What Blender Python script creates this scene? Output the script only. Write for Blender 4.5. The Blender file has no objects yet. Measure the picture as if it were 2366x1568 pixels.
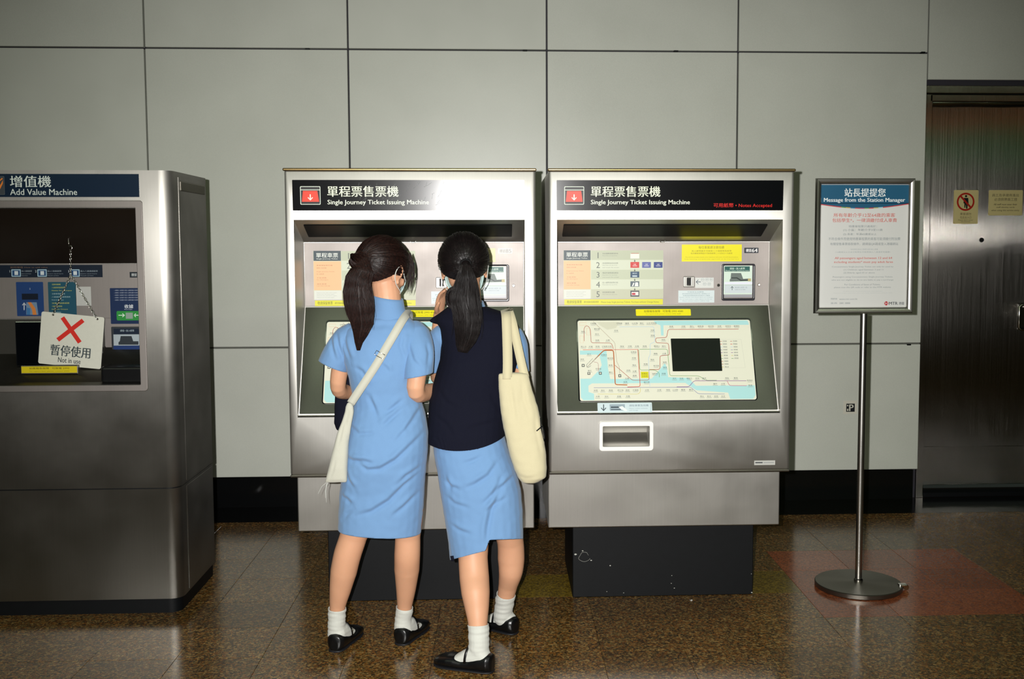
import bpy, bmesh, math, random
import numpy as np
from mathutils import Vector, Matrix, noise
random.seed(7)
C = bpy.context.scene.collection
scene = bpy.context.scene

# ------------------------------------------------------------------ camera
CAM_F, CX, CY = 2474.5, 1271.2, 753.8
YAW, PITCH, ROLL, CAM_H = .047138, .075764, -.0019379, 1.5
W, H = 2366, 1568
def cam_axes():
    c, s = math.cos(YAW), math.sin(YAW)
    r = np.array([c, -s, 0.]); f = np.array([s*math.cos(PITCH), c*math.cos(PITCH), -math.sin(PITCH)])
    u = np.cross(r, f); c, s = math.cos(ROLL), math.sin(ROLL)
    return c*r+s*u, -s*r+c*u, f
CR, CU, CF = cam_axes()
cd = bpy.data.cameras.new('camera'); cam = bpy.data.objects.new('camera', cd); C.objects.link(cam)
cd.sensor_width = 36; cd.lens = CAM_F*36/W
cd.shift_x = (W/2-CX)/W; cd.shift_y = (CY-H/2)/W; cd.clip_start = .05
M = Matrix.Identity(4)
for i in range(3):
    M[i][0] = CR[i]; M[i][1] = CU[i]; M[i][2] = -CF[i]
M[2][3] = CAM_H
cam.matrix_world = M
scene.camera = cam

# ------------------------------------------------------------------ world, light, exposure
scene.view_settings.view_transform = 'Standard'; scene.view_settings.look = 'None'
scene.view_settings.gamma = 1; scene.view_settings.use_curve_mapping = False
scene.view_settings.exposure = 0.0
wd = bpy.data.worlds.new('world'); scene.world = wd; wd.use_nodes = True
wd.node_tree.nodes['Background'].inputs[0].default_value = (.5, .6, .5, 1)
wd.node_tree.nodes['Background'].inputs[1].default_value = .03
fl = bpy.data.lights.new('camera_flash', 'SPOT'); flo = bpy.data.objects.new('camera_flash', fl); C.objects.link(flo)
fl.energy = 880; fl.shadow_soft_size = .012; fl.spot_size = math.radians(76); fl.spot_blend = 1.0
fl.color = (1.0, .98, .955)
flo.location = (-.085, .0, CAM_H+.035)
flo.rotation_euler = Vector((.02, 1, -.10)).to_track_quat('-Z', 'Y').to_euler()
def area(name, loc, size, energy, color, rot=(0, 0, 0)):
    l = bpy.data.lights.new(name, 'AREA'); o = bpy.data.objects.new(name, l); C.objects.link(o)
    l.shape = 'RECTANGLE'; l.size, l.size_y = size; l.energy = energy; l.color = color
    o.location = loc; o.rotation_euler = rot
    return o
# rows of fluorescent tubes in the concourse ceiling behind the camera
for k, yy in enumerate((-2.2, -.2, 1.8)):
    area('ceiling_fluorescent_light', (0, yy, 3.52), (9, .12), 32, (.86, 1, .70))

# ------------------------------------------------------------------ helpers
def ray(px, py):
    return CR*((px-CX)/CAM_F) - CU*((py-CY)/CAM_F) + CF
def at(px, py, Y):
    d = ray(px, py); t = Y/d[1]
    return Vector((d[0]*t, Y, CAM_H+d[2]*t))
def flr(px, py, z=0.):
    d = ray(px, py); t = (z-CAM_H)/d[2]
    return Vector((d[0]*t, d[1]*t, z))
def lin(c):
    if isinstance(c, str):
        c = c.lstrip('#'); c = [int(c[i:i+2], 16)/255 for i in (0, 2, 4)]
    return tuple(x/12.92 if x <= .04045 else ((x+.055)/1.055)**2.4 for x in c[:3])
def base(o): return Vector(o.location) if o is not None else Vector((0, 0, 0))
def wloc(o):
    v = Vector((0, 0, 0))
    while o is not None: v += Vector(o.location); o = o.parent
    return v
def link(name, me, mat=None, parent=None):
    """mesh given in world coordinates, linked under parent (roots only carry a location)"""
    o = bpy.data.objects.new(name, me); C.objects.link(o)
    if parent is not None:
        me.transform(Matrix.Translation(-wloc(parent))); o.parent = parent
    if mat is not None and not me.materials: me.materials.append(mat)
    return o
def tag(o, label=None, cat=None, group=None, kind=None):
    if label: o['label'] = label
    if cat: o['category'] = cat
    if group: o['group'] = group
    if kind: o['kind'] = kind
    return o
def thing(name, label, cat, loc=(0, 0, 0), group=None):
    o = bpy.data.objects.new(name, None); C.objects.link(o); o.location = loc; o.empty_display_size = .1
    return tag(o, label, cat, group)
def bm_new(): return bmesh.new()
def bm_box(bm, lo, hi, bevel=0, seg=2):
    r = bmesh.ops.create_cube(bm, size=1.0)
    vs = r['verts']
    for v in vs:
        v.co = Vector([lo[i]+(hi[i]-lo[i])*(v.co[i]+.5) for i in range(3)])
    if bevel:
        es = list({e for v in vs for e in v.link_edges})
        bmesh.ops.bevel(bm, geom=es, offset=bevel, segments=seg, profile=.5, affect='EDGES')
    return bm
def bm_mesh(name, bm, smooth=False):
    me = bpy.data.meshes.new(name); bmesh.ops.recalc_face_normals(bm, faces=bm.faces[:]); bm.to_mesh(me); bm.free()
    if smooth: me.shade_smooth()
    return me
def box(name, lo, hi, mat, parent=None, bevel=0, seg=2):
    bm = bm_new(); bm_box(bm, lo, hi, bevel, seg)
    return link(name, bm_mesh(name, bm), mat, parent)
def smooth_angle(me, ang=35):
    me.shade_smooth()
    try: me.set_sharp_from_angle(angle=math.radians(ang))
    except Exception: pass
def mesh_np(name, V, F, smooth=True):
    me = bpy.data.meshes.new(name); me.from_pydata([tuple(v) for v in V], [], [tuple(f) for f in F]); me.update()
    if smooth: me.shade_smooth()
    return me
def apply_mods(o):
    dg = bpy.context.evaluated_depsgraph_get(); dg.update()
    me = bpy.data.meshes.new_from_object(o.evaluated_get(dg)); old = o.data
    o.modifiers.clear(); o.data = me; me.name = old.name
    bpy.data.meshes.remove(old); return o
def round_rect(x0, y0, x1, y1, r, n=5):
    pts = []
    for cx, cy, a in ((x1-r, y1-r, 0), (x0+r, y1-r, 90), (x0+r, y0+r, 180), (x1-r, y0+r, 270)):
        for k in range(n+1):
            t = math.radians(a+90*k/n); pts.append((cx+r*math.cos(t), cy+r*math.sin(t)))
    return pts
def prism(name, pts, frame, d0, d1, mat, parent=None, bevel=0):
    """outline pts (u,v) in frame (o,u,v,n) extruded from d0 to d1 along n"""
    o, u, v, n = frame; bm = bm_new()
    a = [bm.verts.new(o+u*p[0]+v*p[1]+n*d0) for p in pts]
    b = [bm.verts.new(o+u*p[0]+v*p[1]+n*d1) for p in pts]
    bm.faces.new(a[::-1]); top = bm.faces.new(b); N = len(pts)
    for i in range(N): bm.faces.new((a[i], a[(i+1) % N], b[(i+1) % N], b[i]))
    if bevel:
        bmesh.ops.bevel(bm, geom=list(top.edges), offset=bevel, segments=2, profile=.5, affect='EDGES')
    return link(name, bm_mesh(name, bm), mat, parent)
def ring_prism(name, outer, inner, frame, d0, d1, mat, parent=None, bevel=0):
    o, u, v, n = frame; bm = bm_new(); N = len(outer)
    def mk(p, d): return [bm.verts.new(o+u*q[0]+v*q[1]+n*d) for q in p]
    A, B, a, b = mk(outer, d0), mk(outer, d1), mk(inner, d0), mk(inner, d1)
    es = []
    for i in range(N):
        j = (i+1) % N
        bm.faces.new((A[i], A[j], B[j], B[i])); bm.faces.new((a[j], a[i], b[i], b[j]))
        bm.faces.new((B[i], B[j], b[j], b[i])); bm.faces.new((A[j], A[i], a[i], a[j]))
    if bevel:
        bm.edges.ensure_lookup_table()
        es = [e for e in bm.edges if (e.verts[0] in B and e.verts[1] in B) or (e.verts[0] in b and e.verts[1] in b)]
        bmesh.ops.bevel(bm, geom=es, offset=bevel, segments=3, profile=.5, affect='EDGES')
    return link(name, bm_mesh(name, bm), mat, parent)
def tube_vf(pts, rad, n=8, close=False, cap=True):
    pts = [np.array(p, float) for p in pts]; m = len(pts)
    if not hasattr(rad, '__len__'): rad = [rad]*m
    V = []; F = []
    t = [(pts[min(i+1, m-1)]-pts[max(i-1, 0)]) for i in range(m)]
    if close: t = [pts[(i+1) % m]-pts[i-1] for i in range(m)]
    t = [x/(np.linalg.norm(x)+1e-12) for x in t]
    ref = np.array([0, 0, 1.]) if abs(t[0][2]) < .9 else np.array([0, 1., 0])
    s = np.cross(t[0], ref); s /= np.linalg.norm(s)
    for i in range(m):
        s = s-t[i]*np.dot(s, t[i]); s /= np.linalg.norm(s)+1e-12; b = np.cross(t[i], s)
        for k in range(n):
            a = 2*math.pi*k/n; V.append(pts[i]+rad[i]*(math.cos(a)*s+math.sin(a)*b))
    for i in range(m if close else m-1):
        j = (i+1) % m
        for k in range(n): F.append((i*n+k, i*n+(k+1) % n, j*n+(k+1) % n, j*n+k))
    if cap and not close:
        F.append(tuple(range(n-1, -1, -1))); F.append(tuple(range((m-1)*n, m*n)))
    return V, F
def tube(name, pts, rad, mat, parent=None, n=8, close=False):
    V, F = tube_vf(pts, rad, n, close); return link(name, mesh_np(name, V, F), mat, parent)
def lathe(name, prof, center, mat, parent=None, n=48, axis='Z', smooth=40):
    V = []; F = []; m = len(prof)
    for r, z in prof:
        for k in range(n):
            a = 2*math.pi*k/n
            p = (r*math.cos(a), r*math.sin(a), z) if axis == 'Z' else (r*math.cos(a), -z, r*math.sin(a))
            V.append(Vector(center)+Vector(p))
    for i in range(m-1):
        for k in range(n): F.append((i*n+k, i*n+(k+1) % n, (i+1)*n+(k+1) % n, (i+1)*n+k))
    F.append(tuple(range(n))[::-1]); F.append(tuple(range((m-1)*n, m*n)))
    me = mesh_np(name, V, F); smooth_angle(me, smooth); bm = bmesh.new(); bm.from_mesh(me); bmesh.ops.recalc_face_normals(bm, faces=bm.faces[:]); bm.to_mesh(me); bm.free()
    return link(name, me, mat, parent)

# ------------------------------------------------------------------ materials
def nt(name):
    m = bpy.data.materials.new(name); m.use_nodes = True
    return m, m.node_tree, m.node_tree.nodes['Principled BSDF']
def N(t, kind, **kw):
    n = t.nodes.new(kind)
    for k, v in kw.items():
        if k in n.inputs.keys(): n.inputs[k].default_value = v
        else: setattr(n, k, v)
    return n
def ramp(t, fac, stops, interp='LINEAR'):
    n = t.nodes.new('ShaderNodeValToRGB'); cr = n.color_ramp; cr.interpolation = interp
    while len(cr.elements) < len(stops): cr.elements.new(.5)
    for e, (p, c) in zip(cr.elements, stops):
        e.position = p; e.color = (*lin(c), 1) if not isinstance(c, float) else (c, c, c, 1)
    t.links.new(fac, n.inputs[0]); return n.outputs[0]
def objco(t, scale=(1, 1, 1)):
    tc = t.nodes.new('ShaderNodeTexCoord'); mp = t.nodes.new('ShaderNodeMapping'); mp.inputs['Scale'].default_value = scale
    t.links.new(tc.outputs['Object'], mp.inputs[0]); return mp.outputs[0]
def noise_tex(t, scale, detail=3, vec=None, rough=.5):
    n = t.nodes.new('ShaderNodeTexNoise'); n.inputs['Scale'].default_value = scale; n.inputs['Detail'].default_value = detail; n.inputs['Roughness'].default_value = rough
    t.links.new(vec if vec is not None else objco(t), n.inputs['Vector']); return n.outputs['Fac']
def bump(t, b, h, strength, dist=.001):
    n = t.nodes.new('ShaderNodeBump'); n.inputs['Strength'].default_value = strength; n.inputs['Distance'].default_value = dist
    t.links.new(h, n.inputs['Height']); t.links.new(n.outputs[0], b.inputs['Normal'])
def mat_plain(name, col, rough=.6, metal=0, spec=.5, grain=0, gs=60, bmp=0, bscale=300, coat=0):
    m, t, b = nt(name); c = lin(col)
    b.inputs['Roughness'].default_value = rough; b.inputs['Metallic'].default_value = metal
    b.inputs['Specular IOR Level'].default_value = spec; b.inputs['Coat Weight'].default_value = coat
    b.inputs['Base Color'].default_value = (*c, 1)
    if grain:
        f = noise_tex(t, gs, 4)
        mx = N(t, 'ShaderNodeMix', data_type='RGBA'); mx.inputs[6].default_value = (*[x*(1-grain) for x in c], 1); mx.inputs[7].default_value = (*[min(1, x*(1+grain)) for x in c], 1)
        t.links.new(f, mx.inputs[0]); t.links.new(mx.outputs[2], b.inputs['Base Color'])
    if bmp: bump(t, b, noise_tex(t, bscale, 2), bmp)
    return m
def mat_steel(name, col, rough=.26, aniso=.7, vert=True, smudge=.12, wave=0):
    m, t, b = nt(name); c = lin(col)
    b.inputs['Metallic'].default_value = 1
    b.inputs['Anisotropic'].default_value = aniso
    tv = t.nodes.new('ShaderNodeCombineXYZ'); tv.inputs[2].default_value = 1     # vertical reference; rotated a quarter turn the gloss spreads sideways
    b.inputs['Anisotropic Rotation'].default_value = .25 if vert else 0
    t.links.new(tv.outputs[0], b.inputs['Tangent'])
    f = noise_tex(t, 1, 5, objco(t, (4, 4, 260) if not vert else (260, 260, 4)))
    g = noise_tex(t, 5, 4)
    mx = N(t, 'ShaderNodeMix', data_type='RGBA'); mx.inputs[6].default_value = (*[x*(1-smudge) for x in c], 1); mx.inputs[7].default_value = (*[min(1, x*(1+smudge)) for x in c], 1)
    ad = N(t, 'ShaderNodeMath', operation='ADD'); t.links.new(f, ad.inputs[0]); t.links.new(g, ad.inputs[1])
    ml = N(t, 'ShaderNodeMath', operation='MULTIPLY'); ml.inputs[1].default_value = .5; t.links.new(ad.outputs[0], ml.inputs[0])
    t.links.new(ml.outputs[0], mx.inputs[0]); t.links.new(mx.outputs[2], b.inputs['Base Color'])
    mr = N(t, 'ShaderNodeMapRange'); mr.inputs[3].default_value = rough*.8; mr.inputs[4].default_value = rough*1.2
    t.links.new(g, mr.inputs[0]); t.links.new(mr.outputs[0], b.inputs['Roughness'])
    if wave:
        bump(t, b, noise_tex(t, 1, 1, objco(t, (2.2, 2.2, 1.2))), 1, wave)
    return m
STEEL = mat_steel('brushed_steel', '#b6b4ae', .46, .55)
STEELP = mat_steel('brushed_steel_plate', '#8b8581', .54, .3)
STEELD = mat_steel('dark_brushed_steel', '#77736a', .38, .6)
STEELL = mat_steel('olive_brushed_steel', '#7c7b76', .33, .6)
def mat_grained(name, col, fine=.13, haze=.27, spread=2.6, hz=.4):
    # vertically ground steel: grain lines tilt the normal sideways only, so reflections smear sideways
    m, t, b = nt(name); c = lin(col)
    ge = t.nodes.new('ShaderNodeNewGeometry')
    mp = t.nodes.new('ShaderNodeMapping'); mp.inputs['Scale'].default_value = (30000, 30000, .7); t.links.new(ge.outputs['Position'], mp.inputs[0])
    f = noise_tex(t, 1, 1, mp.outputs[0]); w = noise_tex(t, 2.2, 1, ge.outputs['Position'])
    a = N(t, 'ShaderNodeMath', operation='MULTIPLY_ADD'); a.inputs[1].default_value = spread; a.inputs[2].default_value = -spread/2; t.links.new(f, a.inputs[0])
    z = N(t, 'ShaderNodeMath', operation='MULTIPLY_ADD'); z.inputs[1].default_value = .012; z.inputs[2].default_value = -.0165; t.links.new(w, z.inputs[0])
    cx_ = t.nodes.new('ShaderNodeCombineXYZ'); t.links.new(a.outputs[0], cx_.inputs[0]); t.links.new(z.outputs[0], cx_.inputs[2])
    ad = N(t, 'ShaderNodeVectorMath', operation='ADD'); t.links.new(ge.outputs['Normal'], ad.inputs[0]); t.links.new(cx_.outputs[0], ad.inputs[1])
    nn = N(t, 'ShaderNodeVectorMath', operation='NORMALIZE'); t.links.new(ad.outputs[0], nn.inputs[0])
    t.nodes.remove(b); mx = t.nodes.new('ShaderNodeMixShader'); mx.inputs[0].default_value = hz
    b, b2 = t.nodes.new('ShaderNodeBsdfAnisotropic'), t.nodes.new('ShaderNodeBsdfAnisotropic')
    for q, r_ in ((b, fine), (b2, haze)):
        q.distribution = 'BECKMANN'; q.inputs['Color'].default_value = (*c, 1); q.inputs['Roughness'].default_value = r_; t.links.new(nn.outputs[0], q.inputs['Normal'])
    t.links.new(b.outputs[0], mx.inputs[1]); t.links.new(b2.outputs[0], mx.inputs[2]); t.links.new(mx.outputs[0], t.nodes['Material Output'].inputs[0])
    return m
DOORM = mat_grained('door_steel', '#9a968e', fine=.11, haze=.24, hz=.33)
CHROME = mat_steel('polished_steel', '#c9c6c0', .16, 0)
POLE = mat_steel('satin_steel_tube', '#c9c7c2', .30, 0)
EDGELIT = mat_steel('lit_edge_gold', '#a58c60', .30, .3)  # gold tone imitates light reflecting off a rounded steel edge
WHITEM = mat_plain('white_paper_and_lit_steel', '#eceae6', .35)  # paper white, also painted brightness of flash-lit steel
BLACKM = mat_plain('black_paint', '#07090c', .55, spec=.22, grain=.3, gs=30)
BLACKG = mat_plain('black_gloss_glass', '#06080c', .12, spec=.6, coat=.3)
LAMPC = mat_plain('smoked_lamp_cover', '#07090a', .4, spec=.15)
DARKR = mat_plain('dark_rubber', '#101216', .5)
SIGNB = mat_plain('black_sign_acrylic', '#07080b', .17, spec=.5)
NAVYS = mat_plain('navy_sign_acrylic', '#0b1e33', .3)
PANEL = None
def mat_panel():
    m, t, b = nt('enamel_wall_panel'); 
    f = noise_tex(t, 3, 3); g = noise_tex(t, 900, 2)
    col = ramp(t, f, [(.3, '#d9dcd0'), (.7, '#e0e3d7')])
    mx = N(t, 'ShaderNodeMix', data_type='RGBA', blend_type='MULTIPLY'); mx.inputs[0].default_value = 1
    t.links.new(col, mx.inputs[6]); t.links.new(ramp(t, g, [(.3, '#e2e2e2'), (.7, '#ffffff')]), mx.inputs[7])
    t.links.new(mx.outputs[2], b.inputs['Base Color'])
    b.inputs['Roughness'].default_value = .33; b.inputs['Specular IOR Level'].default_value = .45
    bump(t, b, noise_tex(t, 500, 2), .25, .0004)
    return m
PANEL = mat_panel()
def mat_terrazzo(name, cols, rough=.16):
    m, t, b = nt(name)
    co = objco(t)
    ge = t.nodes.new('ShaderNodeNewGeometry')
    v = t.nodes.new('ShaderNodeTexVoronoi'); v.inputs['Scale'].default_value = 115; t.links.new(ge.outputs['Position'], v.inputs['Vector'])
    sx = t.nodes.new('ShaderNodeSeparateColor'); t.links.new(v.outputs['Color'], sx.inputs[0])
    v2 = t.nodes.new('ShaderNodeTexVoronoi'); v2.inputs['Scale'].default_value = 240; t.links.new(ge.outputs['Position'], v2.inputs['Vector'])
    sx2 = t.nodes.new('ShaderNodeSeparateColor'); t.links.new(v2.outputs['Color'], sx2.inputs[0])
    c1 = ramp(t, sx.outputs[0], [(i/len(cols), c) for i, c in enumerate(cols)], 'CONSTANT')
    c2 = ramp(t, sx2.outputs[0], [(i/len(cols), c) for i, c in enumerate(cols[::-1])], 'CONSTANT')
    mx = N(t, 'ShaderNodeMix', data_type='RGBA'); mx.inputs[0].default_value = .42
    t.links.new(c1, mx.inputs[6]); t.links.new(c2, mx.inputs[7])
    oi = t.nodes.new('ShaderNodeObjectInfo')
    mr = N(t, 'ShaderNodeMapRange'); mr.inputs[3].default_value = .82; mr.inputs[4].default_value = 1.15; t.links.new(oi.outputs['Random'], mr.inputs[0])
    hs = N(t, 'ShaderNodeHueSaturation'); t.links.new(mr.outputs[0], hs.inputs['Value']); t.links.new(mx.outputs[2], hs.inputs['Color'])
    t.links.new(hs.outputs[0], b.inputs['Base Color'])
    n = noise_tex(t, 7, 5, ge.outputs['Position']); rr = N(t, 'ShaderNodeMapRange'); rr.inputs[3].default_value = rough*.7; rr.inputs[4].default_value = rough*1.5
    t.links.new(n, rr.inputs[0]); t.links.new(rr.outputs[0], b.inputs['Roughness'])
    b.inputs['Specular IOR Level'].default_value = .55
    return m
TERR = mat_terrazzo('brown_terrazzo', ['#5a3a18', '#2a2216', '#8a5f2c', '#4a3a22', '#6b5a34', '#1c1a14', '#7a4a1c', '#a08250'])
TERY = mat_terrazzo('yellow_terrazzo', ['#7a6420', '#5e4a18', '#8a7430', '#4c3c14', '#947a28', '#6a5620'])
TERR_RED = mat_terrazzo('red_terrazzo', ['#96502f', '#7a3c24', '#a85e3a', '#86482a', '#6a3420', '#9a5634'])
GRAN = mat_plain('black_granite', '#0c0d0e', .15, grain=.5, gs=200)
def mat_ink():
    m, t, b = nt('printed_ink'); a = t.nodes.new('ShaderNodeAttribute'); a.attribute_name = 'ink'
    t.links.new(a.outputs['Color'], b.inputs['Base Color']); b.inputs['Roughness'].default_value = .42; b.inputs['Specular IOR Level'].default_value = .35
    return m
INK = mat_ink()

# ------------------------------------------------------------------ flat print (posters, lettering)
_tc = {}
def text_tris(s, bold=0.):
    k = s
    if k in _tc: return _tc[k]
    cu = bpy.data.curves.new('t', 'FONT'); cu.body = s; cu.resolution_u = 2; cu.size = 1
    o = bpy.data.objects.new('t', cu); C.objects.link(o)
    dg = bpy.context.evaluated_depsgraph_get(); dg.update()
    me = bpy.data.meshes.new_from_object(o.evaluated_get(dg))
    V = [(v.co.x, v.co.y) for v in me.vertices]; F = [tuple(p.vertices) for p in me.polygons]
    bpy.data.objects.remove(o); bpy.data.curves.remove(cu); bpy.data.meshes.remove(me)
    _tc[k] = (V, F); return V, F
class Print:
    """coloured flat print lying on a plane; authored by projecting onto that plane"""
    def __init__(s, p0, n, dx=0., lift=.0006, step=.00025):
        s.n = Vector(n).normalized(); s.p0 = Vector(p0); s.u = Vector((1, 0, 0)); s.u = (s.u-s.n*s.u.dot(s.n)).normalized()
        s.v = s.n.cross(s.u)
        if s.v.z < 0: s.v = -s.v
        s.V = []; s.F = []; s.K = []; s.dx = dx; s.lift = lift; s.step = step
    def px(s, x, y):
        d = Vector(ray(x, y)); o = Vector((0, 0, CAM_H)); t = (s.p0-o).dot(s.n)/d.dot(s.n)
        p = o+d*t-s.p0
        return (p.dot(s.u), p.dot(s.v))
    def frame(s): return (s.p0+Vector((s.dx, 0, 0)), s.u, s.v, s.n)
    def put(s, uv, faces, col, layer):
        b = len(s.V); o = s.p0+Vector((s.dx, 0, 0))+s.n*(s.lift+layer*s.step)
        for a, c in uv: s.V.append(o+s.u*a+s.v*c)
        c = lin(col)
        for f in faces: s.F.append(tuple(b+i for i in f)); s.K.append(c)
    def poly(s, pts, col, layer=1, uv=False):
        q = pts if uv else [s.px(*p) for p in pts]
        a = sum(q[i][0]*q[(i+1) % len(q)][1]-q[(i+1) % len(q)][0]*q[i][1] for i in range(len(q)))
        if a < 0: q = q[::-1]
        s.put(q, [tuple(range(len(q)))], col, layer)
    def rect(s, x0, y0, x1, y1, col, layer=1, r=0):
        a, b = s.px(x0, y1), s.px(x1, y0)
        if r: s.poly(round_rect(a[0], a[1], b[0], b[1], r), col, layer, True)
        else: s.poly([a, (b[0], a[1]), b, (a[0], b[1])], col, layer, True)
    def quad(s, p, col, layer=1): s.poly(p, col, layer)
    def circ(s, x, y, r, col, layer=1, r2=0, n=28):
        cx, cy = s.px(x, y); k = s.px(x+1, y)[0]-cx; R = r*k
        P = [(cx+R*math.cos(2*math.pi*i/n), cy+R*math.sin(2*math.pi*i/n)) for i in range(n)]
        if not r2: s.poly(P, col, layer, True)
        else:
            R2 = r2*k; Q = [(cx+R2*math.cos(2*math.pi*i/n), cy+R2*math.sin(2*math.pi*i/n)) for i in range(n)]
            s.put(P+Q, [(i, (i+1) % n, n+(i+1) % n, n+i) for i in range(n)], col, layer)
    def line(s, pts, w, col, layer=2, rnd=0):
        q = [s.px(*p) for p in pts]; k = abs(s.px(pts[0][0]+1, pts[0][1])[0]-q[0][0]); hw = w*k/2
        if rnd:
            out = [q[0]]
            for i in range(1, len(q)-1):
                a, b, c = map(Vector, (q[i-1], q[i], q[i+1])); d1 = (a-b); d2 = (c-b); L = min(rnd*k, d1.length*.45, d2.length*.45)
                p1 = b+d1.normalized()*L; p2 = b+d2.normalized()*L
                for t in (0, .25, .5, .75, 1): out.append(tuple(p1*(1-t)**2+b*2*t*(1-t)+p2*t*t))
            out.append(q[-1]); q = out
        L = []; R = []
        for i, p in enumerate(q):
            d = Vector(q[min(i+1, len(q)-1)])-Vector(q[max(i-1, 0)])
            d = d.normalized() if d.length > 0 else Vector((1, 0)); nn = Vector((-d.y, d.x))*hw
            L.append((p[0]+nn.x, p[1]+nn.y)); R.append((p[0]-nn.x, p[1]-nn.y))
        m = len(q); s.put(L+R, [(m+i, m+i+1, i+1, i) for i in range(m-1)], col, layer)
    def text(s, txt, x0, y0, x1, y1, col, layer=3, bold=0., keep=False):
        V, F = text_tris(txt, bold)
        if not V: return
        a, b = s.px(x0, y1), s.px(x1, y0)
        mx, Mx = min(v[0] for v in V), max(v[0] for v in V); my, My = min(v[1] for v in V), max(v[1] for v in V)
        sx = (b[0]-a[0])/(Mx-mx+1e-9); sy = (b[1]-a[1])/(My-my+1e-9)
        ox = a[0]
        if keep:
            k = min(sx, sy); ox = (a[0]+b[0])/2-k*(Mx-mx)/2; sx = sy = k
        for i, sh in enumerate((0,) if not bold else (-bold, bold)):      # bold: struck twice, a hair apart
            s.put([(ox+(v[0]-mx+sh)*sx, a[1]+(v[1]-my)*sy) for v in V], F, col, layer+i*.25)
    def build(s, name, parent, rot=None):
        me = bpy.data.meshes.new(name); me.from_pydata(s.V, [], s.F); me.update()
        at_ = me.color_attributes.new('ink', 'FLOAT_COLOR', 'CORNER')
        buf = np.ones((len(me.loops), 4), np.float32)
        for p, c in zip(me.polygons, s.K):
            buf[p.loop_start:p.loop_start+p.loop_total, :3] = c
        at_.data.foreach_set('color', buf.ravel())
        if rot is not None: me.transform(rot)
        return link(name, me, INK, parent)
FRONT = Vector((0, -1, 0))
# ================================================================== the setting
WY = 6.12                                   # face of the wall panels
COLX = [-5.361, -4.235, -3.109, -1.981+.012, -.842, .279, 1.372, 2.478]
COLX = [-4.16, -3.06, -1.958, -.840, .272, 1.360, 2.450]
def xw(px, py, Y=WY): return at(px, py, Y).x
def zw(px, py, Y=WY): return at(px, py, Y).z
zj_top, zj_mid, z_bot = zw(1200, 116), zw(1200, 799), zw(1200, 1096)
bm = bm_new(); xcut = xw(2139, 300)+.004
bm_box(bm, (-7, WY+.045, 0), (xcut, WY+.30, 3.6)); bm_box(bm, (xcut, WY+.045, zw(2250, 196)), (7, WY+.30, 3.6)); bm_box(bm, (xcut+1.25, WY+.045, 0), (7, WY+.30, zw(2250, 196)))
wall = link('wall_back', bm_mesh('wall_back', bm), mat_plain('dark_wall_backing', '#2c2a32', .7)); tag(wall, kind='structure')
WALLP = wall
xs = [-5.30, -4.19, -3.07, xw(330, 0), xw(802, 0), xw(1263, 0), xw(1707, 0)]
xend = xw(2139, 300)
GAP = .0045
rows = [(z_bot, zj_mid), (zj_mid, zj_top), (zj_top, zj_top+.86)]
for i in range(len(xs)):
    x0 = xs[i]; x1 = xs[i+1] if i+1 < len(xs) else xend
    for z0, z1 in rows:
        dy = random.uniform(-.0015, .0015)
        box('panel', (x0+GAP, WY+dy, z0+GAP), (x1-(GAP if i+1 < len(xs) else 0), WY+.03, z1-GAP), PANEL, WALLP, .0025, 1)
xr = xw(2149, 100)
box('panel', (xr, WY+.015, zw(2250, 183)), (xr+1.1, WY+.04, 3.5), PANEL, WALLP, .0025, 1)
box('panel', (xr+1.11, WY+.015, zw(2250, 183)), (xr+2.3, WY+.04, 3.5), PANEL, WALLP, .0025, 1)
# small black fixing clips in the horizontal joint
for px, py in ((710, 113), (1213, 117), (1562, 118), (2133, 121), (2100, 796)):
    p = at(px, py, WY); box('joint_clip', (p.x-.012, WY-.004, p.z-.004), (p.x+.012, WY+.02, p.z+.004), BLACKM, WALLP, .001, 1)
# joint fillets (light sealing strip seen in the mid joint)
box('joint_strip', (-5.3, WY+.012, zj_mid-.003), (xend, WY+.04, zj_mid+.0015), mat_plain('joint_sealant', '#6f7068', .7), WALLP)
sk = box('baseboard_back', (-5.3, WY+.02, 0), (xw(2112, 1120, WY), WY+.044, z_bot-.004), GRAN); tag(sk, kind='structure')
# other room surfaces
cl = box('ceiling', (-7, -4.3, 3.6), (7, WY+.3, 3.75), mat_plain('ceiling_paint', '#3c3c3a', .8)); tag(cl, kind='structure')
for n_, lo, hi in (('wall_left', (-7.2, -4.3, 0), (-7, WY+.3, 3.6)), ('wall_right', (7, -4.3, 0), (7.2, WY+.3, 3.6)), ('wall_front', (-7, -4.5, 0), (7, -4.3, 3.6))):
    tag(box(n_, lo, hi, mat_plain('dim_concourse_wall', '#2e2c28', .6)), kind='structure')
# backlit fascia bands on the far side of the concourse (they mirror in the steel)
def emis(name, c, s):
    m, t, b = nt(name); b.inputs['Base Color'].default_value = (*lin(c), 1); b.inputs['Emission Color'].default_value = (*lin(c), 1); b.inputs['Emission Strength'].default_value = s; return m
tag(box('trim_1', (-7, -4.3, 3.08), (7, -4.24, 3.24), emis('orange_fascia_light', '#c84a08', 1.0)), kind='structure')
tag(box('trim_2', (-7, -4.3, 2.42), (7, -4.24, 3.06), emis('green_fascia_light', '#3f8a48', .6)), kind='structure')
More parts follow.
